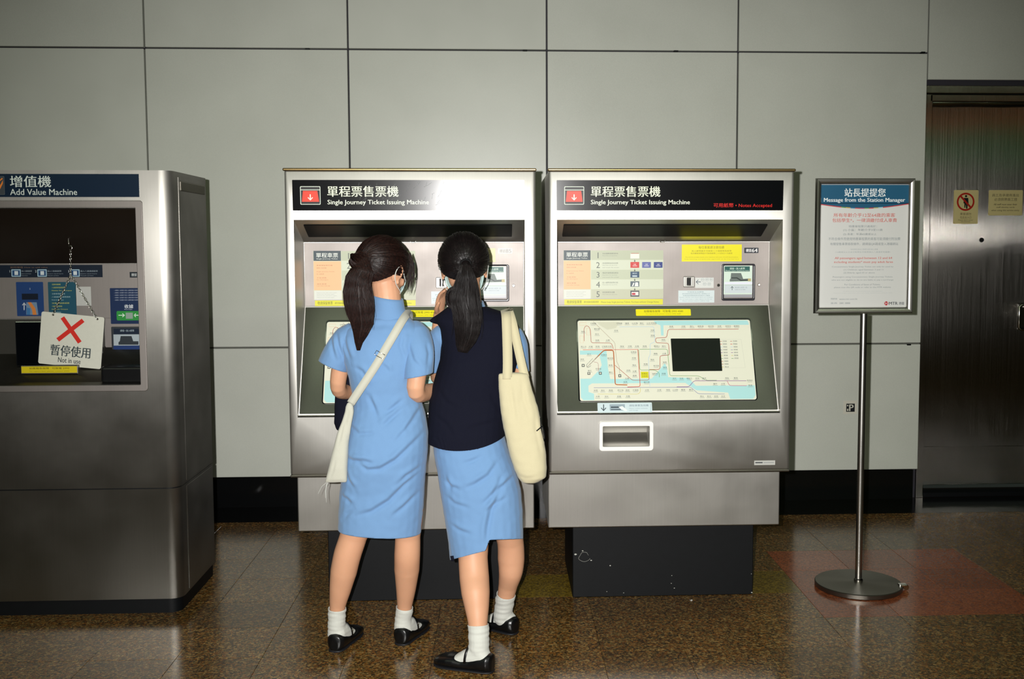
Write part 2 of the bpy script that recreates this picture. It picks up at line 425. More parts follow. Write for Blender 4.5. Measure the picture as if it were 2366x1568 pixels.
# ------------------------------------------------------------------ floor
floor = box('floor', (-7, -4.3, -.12), (7, WY+.3, -.004), mat_plain('floor_grout', '#241b10', .6)); tag(floor, kind='structure')
T = .311; X0 = .369-12*T; Y0 = 5.10-6*T
bm = bm_new(); bm_box(bm, (.0006, .0006, -.004), (T-.0006, T-.0006, 0), .0006, 1)
tile_me = bm_mesh('tile', bm)
tile_red = tile_me.copy(); tile_yel = tile_me.copy(); tile_me.materials.append(TERR); tile_red.materials.append(TERR_RED); tile_yel.materials.append(TERY)
for r in range(8):
    for c in range(23):
        x = X0+c*T; y = Y0+r*T
        me = tile_me
        if 1.29 < x+.01 < 2.22 and 4.15 < y+.01 < 5.09: me = tile_red
        elif .04 < x+.01 < 1.29 and abs(y-(5.10-2*T)) < .02: me = tile_yel
        o = bpy.data.objects.new('tile', me); C.objects.link(o); o.parent = floor; o.location = (x, y, random.uniform(-.0001, .0001))
yb = Y0+8*T
box('border_strip', (X0, yb+.001, -.004), (X0+12*T, 5.80, 0), TERR, floor)
box('border_strip', (X0+12*T+.002, yb+.001, -.004), (X0+23*T, 5.80, 0), TERR, floor)
for k in range(8):
    box('granite_slab', (-4+k*1.0, 5.802, -.004), (-4+k*1.0+.998, WY+.03, .0), GRAN, floor)
tag(box('paving', (-7, -4.3, -.004), (7, Y0-.001, 0), TERR, floor), kind='stuff')

# ------------------------------------------------------------------ steel door with frame, right
DY = 6.20
door = bpy.data.objects.new('door_1', None); C.objects.link(door); door.location = (2.9, DY, 0); tag(door, kind='structure')
xj0, xj1 = xend+.006, at(2141, 500, DY).x
ztop = zw(2250, 196); 
jw = .022
box('door_jamb', (xj0, DY-.05, 0), (xj1-.001, DY+.04, ztop-.05), DOORM, door, .002, 1)
box('door_head', (xj0, DY-.055, at(2250, 216, DY-.05).z), (xj1+1.2, DY+.04, ztop), DOORM, door, .003, 1)
box('door_head', (xj0+.03, DY-.05, at(2250, 234, DY-.05).z), (xj1+1.2, DY+.04, at(2250, 219, DY-.05).z), DOORM, door, .002, 1)
# rolled drip edge under the head
zr0, zr1 = at(2250, 229, DY-.04).z, at(2250, 246, DY-.04).z
pts = []; V = []; F = []
nx = 40
for i in range(nx+1):
    x = xj1+.004+(1.15)*i/nx
    for k in range(9):
        a = math.pi*(k/8)-math.pi/2
        wob = .0025*noise.noise(Vector((x*6, 0, 3)))
        V.append((x, DY-.02-.022*math.cos(a)+wob, (zr0+zr1)/2+(zr1-zr0)/2*-math.sin(a)*1+wob))
for i in range(nx):
    for k in range(8):
        F.append((i*9+k, i*9+k+1, (i+1)*9+k+1, (i+1)*9+k))
link('drip_edge', mesh_np('drip_edge', V, F), CHROME, door)
box('door_leaf', (xj1+.003, DY-.012, .085), (xj1+1.15, DY+.035, zr1+.012), DOORM, door, .003, 1)
zk0 = at(2250, 1118, DY-.01).z
box('kick_plate', (xj1+.01, DY-.0145, zk0), (xj1+1.14, DY-.012, at(2250, 1030, DY-.01).z), DOORM, door, .001, 1)
box('threshold', (xj0, DY-.04, 0), (xj1+1.2, DY+.04, .03), BLACKM, door, .003, 1)
p = at(2268, 554, DY-.012)
lathe('lock', [(.0, .003), (.013, .003), (.0145, 0)], (p.x, DY-.012, p.z), BLACKM, door, 20, 'Y')
p = at(2349, 731, DY-.03); q = at(2349, 703, DY-.03); q2 = at(2349, 760, DY-.03)
hd = link('handle', mesh_np('handle', *tube_vf([(p.x+.09, DY-.06, q.z), (p.x+.012, DY-.06, q.z), (p.x, DY-.06, q.z-.012), (p.x, DY-.06, q2.z+.012), (p.x+.012, DY-.06, q2.z), (p.x+.09, DY-.06, q2.z)], .0095, 12)), CHROME, door)
box('handle_plate', (p.x+.008, DY-.024, q2.z-.004), (p.x+.12, DY-.012, q.z+.004), CHROME, door, .003)
box('handle_stem', (p.x+.055, DY-.06, q.z-.02), (p.x+.075, DY-.02, q.z-.002), CHROME, door, .003)
# notices on the door
s = Print((2.9, DY-.0125, 1.7), FRONT)
s.rect(2202, 439, 2261, 517, '#cdbf86', 0, .006)
s.circ(2231, 466, 20.5, '#a81e10', 2, 16.5)
s.circ(2232, 453, 2.6, '#101418', 1)
s.poly([(2227, 457), (2237, 457), (2238, 470), (2236, 471), (2235, 482), (2232, 482), (2231.5, 472), (2230, 480), (2228, 480), (2228, 470), (2226, 469)], '#101418', 1)
s.line([(2218.5, 452), (2243.5, 480)], 4.2, '#a81e10', 3)
s.text('乘客請勿', 2218, 491, 2244, 497, '#5c5238', 2); s.text('在此出入口', 2218, 499, 2244, 505, '#5c5238', 2)
s.text('Please don’t enter', 2214, 506.5, 2248, 509.5, '#5c5238', 2); s.text('this doorway', 2220, 510.5, 2242, 514, '#5c5238', 2)
s.build('prohibition_notice', door)['label'] = 'cream notice with red no-entry figure'
s = Print((2.9, DY-.0125, 1.7), FRONT)
s.rect(2283, 439, 2363.5, 497.5, '#cdbf86', 0, .006)
s.text('員工及承建商進出', 2292, 447.5, 2354, 454, '#57503a', 2); s.text('必須佩帶員工證', 2297, 457, 2350, 464, '#57503a', 2)
s.text('All staff must wear their', 2296, 470, 2350, 474, '#4a4430', 2, .01); s.text('staff identity cards', 2302, 477, 2344, 481, '#4a4430', 2, .01)
s.text('when using this service entry', 2290, 484, 2355, 488.5, '#4a4430', 2, .01)
s.build('staff_notice', door)['label'] = 'cream notice with lines of text only'
# small square sticker on the wall panel
s = Print((2, WY-.0016, 1), FRONT)
s.rect(1948, 925, 1981, 956, '#d8d5c6', 0); s.rect(1955, 932, 1975, 951, '#15181c', 1)
s.text('P', 1962, 934, 1972, 949, '#d8d5c6', 2, .02); s.rect(1957, 944, 1960, 949, '#d8d5c6', 2); s.rect(1957, 935, 1960, 938, '#d8d5c6', 2)
o = s.build('wall_sticker', None); tag(o, 'small white square sticker with black P symbol on the wall panel behind the pole', 'sticker')

# ================================================================== ticket machines
YF, YB, YR = 4.25, 4.46, 5.00             # front face, recess back, rear
def boolean(o, cutter):
    m = o.modifiers.new('b', 'BOOLEAN'); m.operation = 'DIFFERENCE'; m.object = cutter; m.solver = 'EXACT'
    apply_mods(o); bpy.data.objects.remove(cutter)
def profile_cutter(prof, x0, x1):
    bm = bm_new(); a = [bm.verts.new((x0, y, z)) for y, z in prof]; b = [bm.verts.new((x1, y, z)) for y, z in prof]
    n = len(prof); bm.faces.new(a); bm.faces.new(b[::-1])
    for i in range(n): bm.faces.new((a[i], b[i], b[(i+1) % n], a[(i+1) % n]))
    return link('cutter', bm_mesh('cutter', bm))
XL, XR = at(1268, 700, YF).x, at(1830, 700, YF).x
ZT, ZB = at(1550, 392, YF).z, at(1550, 1090, YF).z
OX0, OX1 = at(1287, 700, YF).x, at(1807, 640, YF).x
OZ1, OZ0 = at(1550, 507, YF).z, at(1550, 956, YF).z
IZ1, IZ0 = at(1550, 558, YB).z, at(1550, 705, YB).z
YC = 4.275                                # front edge of the sloping console
CZ = at(1550, 950, YC).z
def build_tvm(dx, name, label, second):
    root = thing(name, label, 'ticket machine', ((XL+XR)/2+dx, (YF+YR)/2, 0)); D = Vector((dx, 0, 0))
    body = box('housing', (XL+dx, YF, ZB), (XR+dx, YR, ZT), STEEL, root, .011, 3)
    body.data.transform(Matrix.Translation(root.location)); body.parent = None
    cut = profile_cutter([(YF-.1, OZ1), (YF, OZ1), (YB, IZ1), (YB, IZ0), (YC, CZ), (YC, OZ0), (YF-.1, OZ0)], OX0+dx, OX1+dx)
    boolean(body, cut)
    cx0, cx1 = at(1392, 1000, YF).x+dx, at(1501, 1000, YF).x+dx; cz1, cz0 = at(1440, 983, YF).z, at(1440, 1031, YF).z
    a = profile_cutter([(YF-.1, cz1), (YF+.075, cz1), (YF+.085, (cz0+cz1)/2), (YF+.05, cz0+.012), (YF+.012, cz0), (YF-.1, cz0)], cx0, cx1)
    boolean(body, a)
    for v in body.data.vertices:          # the header leans slightly towards the customer
        if v.co.y < YF+.02 and v.co.z > OZ1-.002: v.co.y -= (v.co.z-OZ1)*.034
    body.data.transform(Matrix.Translation(-root.location)); body.parent = root; smooth_angle(body.data, 30)
    if not body.data.materials: body.data.materials.append(STEEL)
    # front border frame line round the recess and edge strips; the top one's gold is painted reflection
    box('top_edge_glint', (XL+dx-.004, YF-.016, ZT-.007), (XR+dx+.004, YF+.02, ZT+.004), EDGELIT, root, .004, 2)
    box('bottom_trim', (XL+dx, YF-.003, ZB-.004), (XR+dx, YF+.02, ZB+.006), STEELD, root, .003, 2)
    # header sign, leaning with the face
    nrm = Vector((0, -1, -.034)).normalized()
    p0 = Vector((.66, YF-.034*(at(1550, 450, YF).z-OZ1), at(1550, 450, YF).z))
    s = Print(p0, nrm, dx, .0045)
    a, b = s.px(1286, 486), s.px(1810, 416.5)
    sg = prism('sign_panel', round_rect(a[0], a[1], b[0], b[1], .002, 2), s.frame(), .0005, .004, SIGNB, root)
    s.rect(1303.5, 430.5, 1349.5, 472.5, '#c9d2c4', 1, .004); s.rect(1305.2, 432, 1348, 471, '#07080b', 2, .003)
    s.rect(1305, 438, 1348.5, 439.6, '#c9d2c4', 3)
    s.poly([(1310, 441), (1342.5, 441), (1346, 466), (1307, 466)], '#e03a20', 3)
    s.line([(1326.3, 449), (1326.3, 461)], 2.4, '#f0e8dc', 4); s.line([(1321, 456), (1326.3, 462), (1331.6, 456)], 2.2, '#f0e8dc', 4)
    s.build('pictogram', sg); s.V, s.F, s.K = [], [], []
    s.text('單程票售票機', 1365, 430, 1525.5, 454.5, '#dfe6cf', 3, .012)
    s.text('Single Journey Ticket Issuing Machine', 1365, 461.5, 1593.5, 475, '#e4ead8', 3, .012)
    if second:
        s.build('lettering', sg); s.V, s.F, s.K = [], [], []
        s.text('可用紙幣 • Notes Accepted', 1648, 469, 1783, 480.5, '#d8140c', 3, .006)
        s.build('lettering', sg)['label'] = 'small red lettering'
    else: s.build('lettering', sg)
    if not second:                          # scuffed acrylic
        V = []; F = []
        rnd = random.Random(4)
        for k in range(60):
            x = rnd.uniform(.28, .9)+XL+dx; z = rnd.uniform(-.05, .05); a = rnd.uniform(.2, 1.2); L = rnd.uniform(.01, .06)
            A = p0+Vector((0, 0, 0)); A.x = x; A = A+s.v*z
            pts = [A+s.n*.0044+(Vector((math.cos(a+.25*t/3), 0, 0))+s.v*math.sin(a+.25*t/3))*L*t/3 for t in range(4)]
            pts = [q for q in pts if abs((q-p0).dot(s.v)) < .057]
            if len(pts) < 3: continue
            v_, f_ = tube_vf(pts, .00035, 4); F += [tuple(i+len(V) for i in f) for f in f_]; V += v_
        o = link('scratches', mesh_np('scratches', V, F), mat_plain('scratch', '#8a9090', .3), sg); tag(o, kind='stuff')
    # ceiling lamp cover in the recess
    dn = Vector((0, OZ1-IZ1, -(YB-YF))).normalized(); du = Vector((0, YB-YF, IZ1-OZ1)).normalized()
    L = math.hypot(YB-YF, OZ1-IZ1)
    fr = (Vector((0, YF, OZ1)), Vector((1, 0, 0)), du, dn if dn.y < 0 or dn.z < 0 else -dn)
    x0, x1 = OX0+.03+dx, OX1-.05+dx
    prism('lamp_cover', round_rect(x0, L*.20, x1, L*.72, .004, 2), fr, .0, .004, LAMPC, root)
    pc = at(1530, 554, YB-.02)
    tube('catch', [(pc.x+dx+.012*math.cos(a), YB-.02, IZ1+.006+.009*math.sin(a)) for a in np.linspace(math.pi, 2*math.pi, 9)], .0012, CHROME, root, 6)
    # instruction panel (steel plate) with its printed sheets
    ip = box('instruction_panel', (OX0+.002+dx, YB-.004, IZ0+.002), (OX1-.002+dx, YB, IZ1-.002), STEELP, root, .001, 1)
    s = Print((.66, YB-.0045, 1.38), FRONT, dx)
    s.rect(1302, 578, 1532.5, 690, '#c9cdb6', 0)
    s.rect(1302.5, 578, 1364.5, 601, '#3c4a50', 1)
    s.text('單程車票', 1308.5, 582.5, 1358, 593.5, '#e0e4dc', 2, .012); s.text('Single Journey Ticket', 1309, 594.8, 1357, 598.5, '#e0e4dc', 2, .006)
    s.rect(1302.5, 602, 1364.5, 668, '#efb98c', 1); s.rect(1303, 669, 1364.5, 690, '#d6d8ce', 1)
    for i, (c, n_) in enumerate(zip(['#b9bfa6', '#ccd1bd', '#bcc2aa', '#cdd2be', '#bdbfa8'], '12345')):
        y = 578+22.4*i; s.rect(1366, y, 1532.5, y+22.4, c, 1); s.text(n_, 1375, y+5, 1388.5, y+18.5, '#5c625c', 2, keep=True)
    tx = ['在此螢幕選擇目的地', '按選擇單程或來回票', '確認所選票價及數目', '投入硬幣或紙幣付款', '取回車票及找贖']
    for i, q in enumerate(tx):
        y = 578+22.4*i
        s.text(q, 1392, y+5.5, 1392+4*len(q), y+9.3, '#6a7068', 2)
        s.text('Please follow the step shown', 1392, y+11.3, 1426, y+13.8, '#7a8078', 2)
        if i == 1 or i == 2: s.text('and touch the screen', 1392, y+16.2, 1430, y+18.4, '#7a8078', 2)
    s.rect(1456.5, 586, 1477, 597, '#e4e6dc', 2); s.rect(1458, 584.5, 1476, 585.5, '#c05040', 2)
    for j, c in enumerate(('#c83a38', '#5a62a0', '#2c3c80')):
        x = 1456.5+27*j; s.rect(x, 605, x+20.3, 618.5, c, 2); s.text('地鐵', x+7, 609, x+13, 612, '#e8e4e4', 3); s.rect(x+5, 613.5, x+15.5, 614.5, '#e8e4e4', 3)
    s.rect(1456.5, 627, 1477, 641, '#2e4a66', 2); s.text('確認', 1461, 629.5, 1472, 633, '#c6d4dc', 3); s.rect(1461, 636, 1472, 639, '#c6d4dc', 3)
    s.rect(1456.5, 649.5, 1477, 662, '#56646e', 2); s.poly([(1460, 661), (1463, 653), (1466, 653), (1463, 661)], '#e4e4e0', 3); s.poly([(1466, 661), (1468, 652), (1474, 652), (1475, 661)], '#e4e4e0', 3)
    s.rect(1456.5, 671, 1477, 685, '#464a50', 2); s.rect(1459, 674, 1475, 682, '#e4dcd8', 3); s.rect(1460, 676.5, 1468, 681, '#b8283c', 4)
    for y in (599, 621, 643, 665): s.line([(1466.5, y), (1466.5, y+5)], 1, '#4a4e4a', 3); s.poly([(1464.2, y+3), (1468.8, y+3), (1466.5, y+5.6)], '#4a4e4a', 3)
    for i, y in enumerate((610, 616, 624.5, 629.5, 638.5, 643, 652.5, 657)):
        s.text(['乘客請留意所購', '車票之有效期', 'Single Journey Ticket', 'is valid', '不設退款', 'No refund given', '遺失車票', 'Lost ticket must pay'][i], 1309, y, 1309+[36, 22, 40, 16, 22, 26, 22, 30][i], y+2.6, '#a0765a', 2)
    for i, y in enumerate((673, 676.5, 680, 684)): s.text('Maximum fare information applies', 1309, y, 1354-6*(i % 2), y+1.8, '#8a908c', 2)
    s.rect(1304, 690.5, 1531.5, 704.2, '#d9d436', 2)
    s.text('敬請保留車票', 1310, 693.5, 1344, 701, '#6e6c20', 3); s.text('請勿摺曲或損毀車票', 1349, 695, 1383, 699.5, '#6e6c20', 3)
    s.text('Please keep Single Journey Tickets. Purchase without Change Notes.', 1389, 695, 1523, 700.5, '#77742a', 3)
    if second: s.rect(1575, 564.5, 1714, 604, '#e9df22', 1)
    else: s.rect(1575+15, 572, 1714, 604, '#d9d3a0', 1)
    k1, k2 = ('#8a7f20', '#8f8424') if second else ('#b9b284', '#b9b284')
    s.text('每位乘客請注意找續', 1614, 568, 1673, 574.5, k1, 2); s.text('投入硬幣最多可接受二十個硬幣及紙幣', 1598, 577.5, 1690, 581.5, k2, 2)
    s.text('每次購買車票最多可接受紙幣二十元及五十元紙幣', 1596, 583, 1692, 587, k2, 2)
    s.text('The machine accepts twenty coins maximum and notes of small denominations.', 1583, 592.5, 1706, 595.3, k2, 2)
    s.text('Only ticketing and banknotes approved can be inserted here.', 1581, 597.3, 1708, 600, k2, 2)
    lc, lt = ('#30343c', '#e4e4e4') if second else ('#d8d6d2', '#a8a6a2')
    s.rect(1719.5, 572, 1752.5, 584.5, lc, 1, .002); s.text('機號', 1723.5, 574.5, 1736, 582, lt, 2, .02); s.text('64' if second else '85', 1737, 574, 1750, 582.5, lt, 2, .02)
    # coin slot arrow and notes
    s.rect(1606, 641, 1649, 665, '#d3d5d2', 0)
    s.line([(1608.5, 651), (1619, 651)], 1.3, '#3c5060', 2); s.line([(1613.5, 646), (1608.3, 651), (1613.5, 656)], 1.3, '#3c5060', 2)
    for x, y, q in ((1623.5, 646, '$10'), (1633.5, 645.5, '$5'), (1643.5, 645.5, '$2'), (1628, 655.5, '$1'), (1638.5, 655.5, '50')):
        s.circ(x, y, 4, '#9aa8aa', 1, 3.5); s.text(q, x-2.4, y-1.5, x+2.4, y+1.5, '#7d8a8e', 1)
    s.rect(1567, 670.5, 1650.5, 699, '#cfdadc', 1)
    for i, (a, w, q) in enumerate(((1588, 38, '不接受五仙硬幣'), (1576, 64, '請勿將紙幣或其他物件放入硬幣投入口'), (1578, 62, '如需協助請聯絡車站控制中心職員'), (1570, 76, 'Notice: only the coins shown above are accepted'), (1571, 74, 'Do not insert notes or other objects into the slot'), (1577, 62, 'Please contact station staff for help'))):
        s.text(q, a, 672.8+4.2*i, a+w, 675.6+4.2*i, '#7a9096', 2)
    s.build('printed_sheet', ip)
    # coin slot
    q0, q1 = at(1578, 663, YB), at(1604, 638, YB)
    fr0 = (Vector((dx, YB-.004, 0)), Vector((1, 0, 0)), Vector((0, 0, 1)), FRONT)
    ro = round_rect(q0.x, q0.z, q1.x, q1.z, .004, 3); ri = round_rect(q0.x+.016, q0.z+.008, q1.x-.016, q1.z-.006, .002, 3)
    cs = ring_prism('coin_slot', ro, ri, fr0, 0, .008, STEELL, root, .002)
    box('slot_gap', ((q0.x+q1.x)/2+dx-.0075, YB-.0062, q0.z+.009), ((q0.x+q1.x)/2+dx+.0075, YB-.0041, q1.z-.007), BLACKM, cs)
    box('slot_lip', ((q0.x+q1.x)/2+dx-.0012, YB-.013, q0.z+.006), ((q0.x+q1.x)/2+dx+.0012, YB-.005, q1.z-.004), CHROME, cs)
    # note acceptor
    q0, q1 = at(1666, 694, YB), at(1743.5, 609, YB)
    ro = round_rect(q0.x, q0.z, q1.x, q1.z, .008, 5); ri = round_rect(q0.x+.008, q0.z+.010, q1.x-.008, q1.z-.006, .005, 5)
    na = ring_prism('note_acceptor', ro, ri, fr0, 0, .012, mat_plain('acceptor_bezel', '#23222a', .3), root, .003)
    cz0_, cz1_ = q0.z+.013, q1.z-.009
    box('flap', (q0.x+.010+dx, YB-.012, cz0_), (q1.x-.010+dx, YB-.0045, cz1_), mat_plain('acceptor_flap', '#9a9aa0', .35), na, .002, 2)
    s = Print((.66, YB-.0125, 1.38), FRONT, dx)
    s.rect(1670, 613.5, 1738, 680, '#cfe0d2', 0); s.rect(1674, 615, 1732.5, 627, '#245a54', 1)
    s.text('請插 • 放入紙幣', 1686, 617.5, 1721, 622.5, '#cfe0d2', 2, .008); s.text('Please insert banknote here', 1676, 623.4, 1731, 626, '#cfe0d2', 2)
    s.poly([(1689, 630.5), (1712, 630.5), (1717, 644), (1731, 643), (1731, 649), (1686, 650), (1686, 646), (1688, 643)], '#66706c', 1)
    s.poly([(1690, 640.5), (1703, 640.5), (1712, 646), (1731, 645.5), (1731, 647.5), (1711, 648.5), (1702, 643), (1690, 643)], '#2f3836', 2)
    s.poly([(1728, 643), (1735, 643), (1735, 649.5), (1728, 649.5)], '#b4a878', 3)
    s.rect(1674, 651, 1738, 657, '#dfe0ee', 1); s.line([(1674, 658), (1738, 658)], .6, '#80888a', 2)
    s.rect(1674, 658.8, 1738, 677, '#c6cfd4', 1)
    s.line([(1691.5, 662), (1691.5, 670)], 1.1, '#3c4c50', 2); s.line([(1688.5, 665), (1691.5, 661.5), (1694.5, 665)], 1.1, '#3c4c50', 2)
    s.text('每次放入紙幣一張', 1698, 662, 1726, 665.5, '#8a969e', 2); s.text('ONE AT A TIME', 1698, 667.5, 1722, 670, '#8a969e', 2)
    s.build('printed_sheet', na)
    for px, py in ((1659.5, 658.5), (1753, 657.5)):
        p = at(px, py, YB)
        lathe('screw', [(.0, .004), (.0045, .004), (.0065, .0015), (.0065, 0)], (p.x+dx, YB-.004, p.z), CHROME, root, 16, 'Y')
    # sloping console with the route map
    cn = Vector((0, -(IZ0-CZ), (YB-YC)))
    cn = Vector((0, -(IZ0-CZ), -(-(YB-YC)))).normalized()
    if cn.z < 0: cn = -cn
    cn = Vector((0, -(IZ0-CZ), YB-YC)).normalized()
    pm = Vector((.66, (YB+YC)/2, (IZ0+CZ)/2))
    fs = Print(pm, cn, dx, .0)
    a, b = (OX0+.003-.66, -math.hypot(YB-YC, IZ0-CZ)/2+.003), (OX1-.003-.66, math.hypot(YB-YC, IZ0-CZ)/2-.003)
    co = prism('console', round_rect(a[0], a[1], b[0], b[1], .002, 2), fs.frame(), .0, .003, STEELL, root)
    g0, g1 = fs.px(1337, 929), fs.px(1742, 735)
    gx0, gx1 = fs.px(1334, 830)[0], fs.px(1742, 830)[0]
    prism('map_bezel', round_rect(gx0, g0[1], gx1, g1[1], .012, 5), fs.frame(), .003, .006, BLACKG, root, .001)
    mp = prism('route_map', round_rect(gx0+.005, g0[1]+.003, gx1-.005, g1[1]-.009, .009, 5), fs.frame(), .006, .0075, mat_plain('map_acrylic', '#dcdcca', .25), root)
    s = Print(pm+cn*.0075, cn, dx, .0004, .0002)
    # everything below is authored in map coordinates U 0..100, V 0..46 measured over the visible sheet
    mx0, mx1, my0, my1 = gx0+.005, gx1-.005, g0[1]+.003, g1[1]-.009
    def m2(U, V_): return (mx0+(mx1-mx0)*U/100, my1-(my1-my0)*V_/46)
    def mpoly(pts, c, l=1): s.poly([m2(*q) for q in pts], c, l, True)
    def mline(pts, w, c, l=2, rnd=1.2):
        k = (mx1-mx0)/100; save = s.px
        s.px = lambda x, y: m2(x, y); s.line(pts, w*.72, c, l, rnd); s.px = save
    def mtext(t_, x0, y0, x1, y1, c='#55605c', l=4):
        save = s.px; s.px = lambda x, y: m2(x, y); s.text(t_, x0, y0, x1, y1, c, l); s.px = save
    SEA = '#a9d6d6'
    mpoly([(44, .4), (98.5, .4), (99.2, 2), (99.2, 3), (49.5, 3), (49.3, 9), (47.8, 9), (47.8, 3), (45.5, 2.2)], SEA)
    mpoly([(.8, 17.5), (16, 17.5), (16.2, 21.5), (16.5, 28), (17.5, 33.8), (41, 33.8), (46, 28.5), (49, 25), (50, 27), (50.5, 33), (62, 33.5), (66, 38), (99.6, 38), (99.6, 43.5), (98, 45.6), (85, 45.6), (84, 42), (66, 40.5), (60, 36.3), (7, 36.2), (5, 37.5), (5, 41), (8, 42), (8, 45.6), (2, 45.6), (.6, 44), (.6, 33.5), (6.5, 33.5), (11, 29), (13, 26), (12, 20.5), (.8, 20.5)], SEA)
    mpoly([(.8, 19.8), (10.5, 19.8), (12.6, 24), (12, 28), (6.5, 33), (.8, 33)], '#dcdcca', 2)
    BR = '#a8503c'; RD = '#c8442c'; OR = '#b06028'; GR = '#6c9a5a'; PU = '#8a5a96'; BL = '#7a84a8'; LB = '#a9c4dc'; PK = '#c05a80'; YE = '#c8bc5a'
    mline([(3.5, 12), (3.5, 5), (4.5, 3.2), (6, 3.2), (7.2, 5), (7.4, 13), (19, 13.2), (20, 16.5)], .35, BR)
    mline([(2.5, 17), (34, 17)], .35, RD); mline([(34, 17), (34.3, 38.2), (27, 38.4)], .45, RD)
    mline([(4.5, 27), (14.5, 17.4), (20, 17.4), (20.2, 37), (27, 37.2)], .75, OR)
    mline([(20.5, 26), (30, 34.6), (39.5, 34.6), (39.8, 28.8)], .35, BR)
    mline([(35, 16.9), (51, 16.9), (51.5, 32.2), (68, 32.4), (72, 35), (78, 35)], .35, GR)
    mline([(34.5, 17), (34.5, 28.8), (43, 28.8), (45.5, 30.5), (45.5, 33)], .35, GR)
    mline([(93, 5.5), (52, 5.5), (51, 10.2), (44.5, 10.4), (44.5, 13.2), (51.8, 13.5), (52, 20.4), (46.5, 20.7), (46, 28.6), (40, 28.6)], .4, BR)
    mline([(24, 3.8), (44, 3.8), (44, 13), (41.2, 13.6), (41, 20), (39.8, 22), (39.8, 38)], .28, LB)
    mline([(9, .6), (21, 13), (21.6, 24), (23, 27), (23, 31)], .25, '#a08c78')
    mline([(8, 38.6), (58, 38.8), (63, 38.8), (67, 42.6), (82, 42.8)], .35, BL)
    mline([(55, 38.5), (62, 38.5), (65, 35.2), (95, 35.4)], .4, PU); mline([(84, 35.4), (85, 38), (95, 38.2)], .35, PK)
    mline([(10, 42.2), (33, 42.4), (34.3, 41), (34.3, 39)], .3, YE)
    mline([(8.5, 24), (11, 24.4), (11, 30)], .28, '#d89090'); mline([(8, 22), (4, 26), (5, 27.4), (7, 26)], .3, '#6c8a8a')
    rnd = random.Random(11)
    names = '羅湖上水粉嶺太和大埔墟大學火炭沙田大圍九龍塘旺角東紅磡尖東柯士甸南昌美孚荔枝角長沙灣深水埗太子油麻地佐敦金鐘中環灣仔銅鑼灣天后炮台山北角鰂魚涌太古西灣河筲箕灣杏花邨柴灣'
    def st(U, V_):
        k = rnd.randrange(0, len(names)-3); n_ = rnd.choice((2, 2, 3)); mtext(names[k:k+n_], U-n_*.55, V_-.45, U+n_*.55, V_+.45); mpoly([(U-1.4, V_+.75), (U+1.4, V_+.75), (U+1.4, V_+.95), (U-1.4, V_+.95)], '#9aa09a', 4)
    for U in (24, 28.5, 33, 37, 41, 44): st(U, 1.8)
    for U in (54, 61, 66, 71, 77, 82, 87, 92): st(U, 3.8)
    for U in (3, 7, 11, 15, 18, 25, 29.5, 33.5, 38, 45, 49): st(U, 15.2)
    for U in (9, 13, 17.5, 23, 27, 31.5, 38, 45, 50, 54, 58.5, 63): st(U, 40.2)
    for U in (54, 58, 62.5, 67, 71): st(U, 33.8)
    for U in (10, 15, 22, 27): st(U, 43.6)
    for U in (69, 73, 77, 81): st(U, 44)
    for U, V_ in ((9, 1.8), (11, 5), (11, 8), (3, 6.5), (11, 11.6), (17, 11.6), (18, 22), (18, 26), (18, 30), (31.5, 18.5), (31.5, 22), (31.5, 26), (31.5, 29.5), (31.5, 32), (42, 23), (38, 25.5), (44, 19.5), (49, 19.5), (44, 26.5), (49, 24.5), (49, 27.5), (43, 31), (48, 31), (43, 6), (43, 9), (49, 11.5), (22, 6), (6, 19.6), (2, 22.5), (6, 29), (11, 28), (14.5, 20), (84, 33.8), (89, 33.8), (77, 37), (81.5, 37), (97, 35.2), (97, 38), (26, 35.5), (38, 35.8), (28, 29), (27, 33.5)): st(U, V_)
    for U, V_ in ((2.4, 26), (5.5, 30.5), (12, 30.5), (23, 32)): mpoly([(U-.8, V_-.8), (U+.8, V_-.8), (U+.8, V_+.8), (U-.8, V_+.8)], '#4a5050', 3); mpoly([(U-.4, V_-.4), (U+.4, V_-.4), (U+.4, V_+.4), (U-.4, V_+.4)], '#dcdcca', 4)
    for q in (((1.2, 1.2), (5, 1.2), (5, 2.8), (1.2, 2.8)), ((5, 4.5), (7, 4.5), (7, 8.5), (5, 8.5)), ((1, 9), (3, 9), (3, 13), (1, 13))): mline([*q, q[0]], .15, '#d8a070', 2, 0)
    mpoly([(11, 1), (24, 1), (22, 4.5), (17, 5.5), (13, 3)], '#cdcdb8', 1)
    mpoly([(35, 29.8), (39.3, 29.8), (39.3, 33.4), (35, 33.4)], '#d0cc20', 3); mtext('旺角站', 35.5, 30.5, 38.8, 31.4, '#6a6814'); mtext('YOU ARE HERE', 35.5, 32, 38.8, 32.7, '#6a6814')
    for j, U in enumerate((81.5, 87.5)):
        for i in range(10 if j == 0 else 7):
            V_ = 12.5+1.65*i; mpoly([(U, V_), (U+1.2, V_), (U+1.2, V_+.25), (U, V_+.25)], (BR, RD, LB, BL, PU, YE, GR, OR, OR, YE)[i], 3)
            mtext(['荃灣綫', '觀塘綫', '港島綫', '東涌綫', '機場快綫', '迪士尼綫', '將軍澳綫', '東鐵綫', '西鐵綫', '馬鞍山綫'][i] if i != 5 else '輕鐵', U+1.7, V_-.35, U+4, V_+.45)
    mline([(80, 11.5), (94, 11.5), (95, 28), (81.5, 28), (80, 11.5)], .12, '#a8aca4', 2, 0)
    s.build('route_print', mp)
    sc0, sc1 = m2(56.5, 10.2), m2(83-1.2, 29)
    a0, a1 = fs.px(1553.5, 859), fs.px(1662, 783)
    prism('screen', round_rect(a0[0]+0, a0[1], a1[0]+.0, a1[1], .002, 2), (s.frame()[0], s.frame()[1], s.frame()[2], s.frame()[3]), .0015, .003, mat_plain('screen_glass', '#050b07', .3, spec=.25), root)
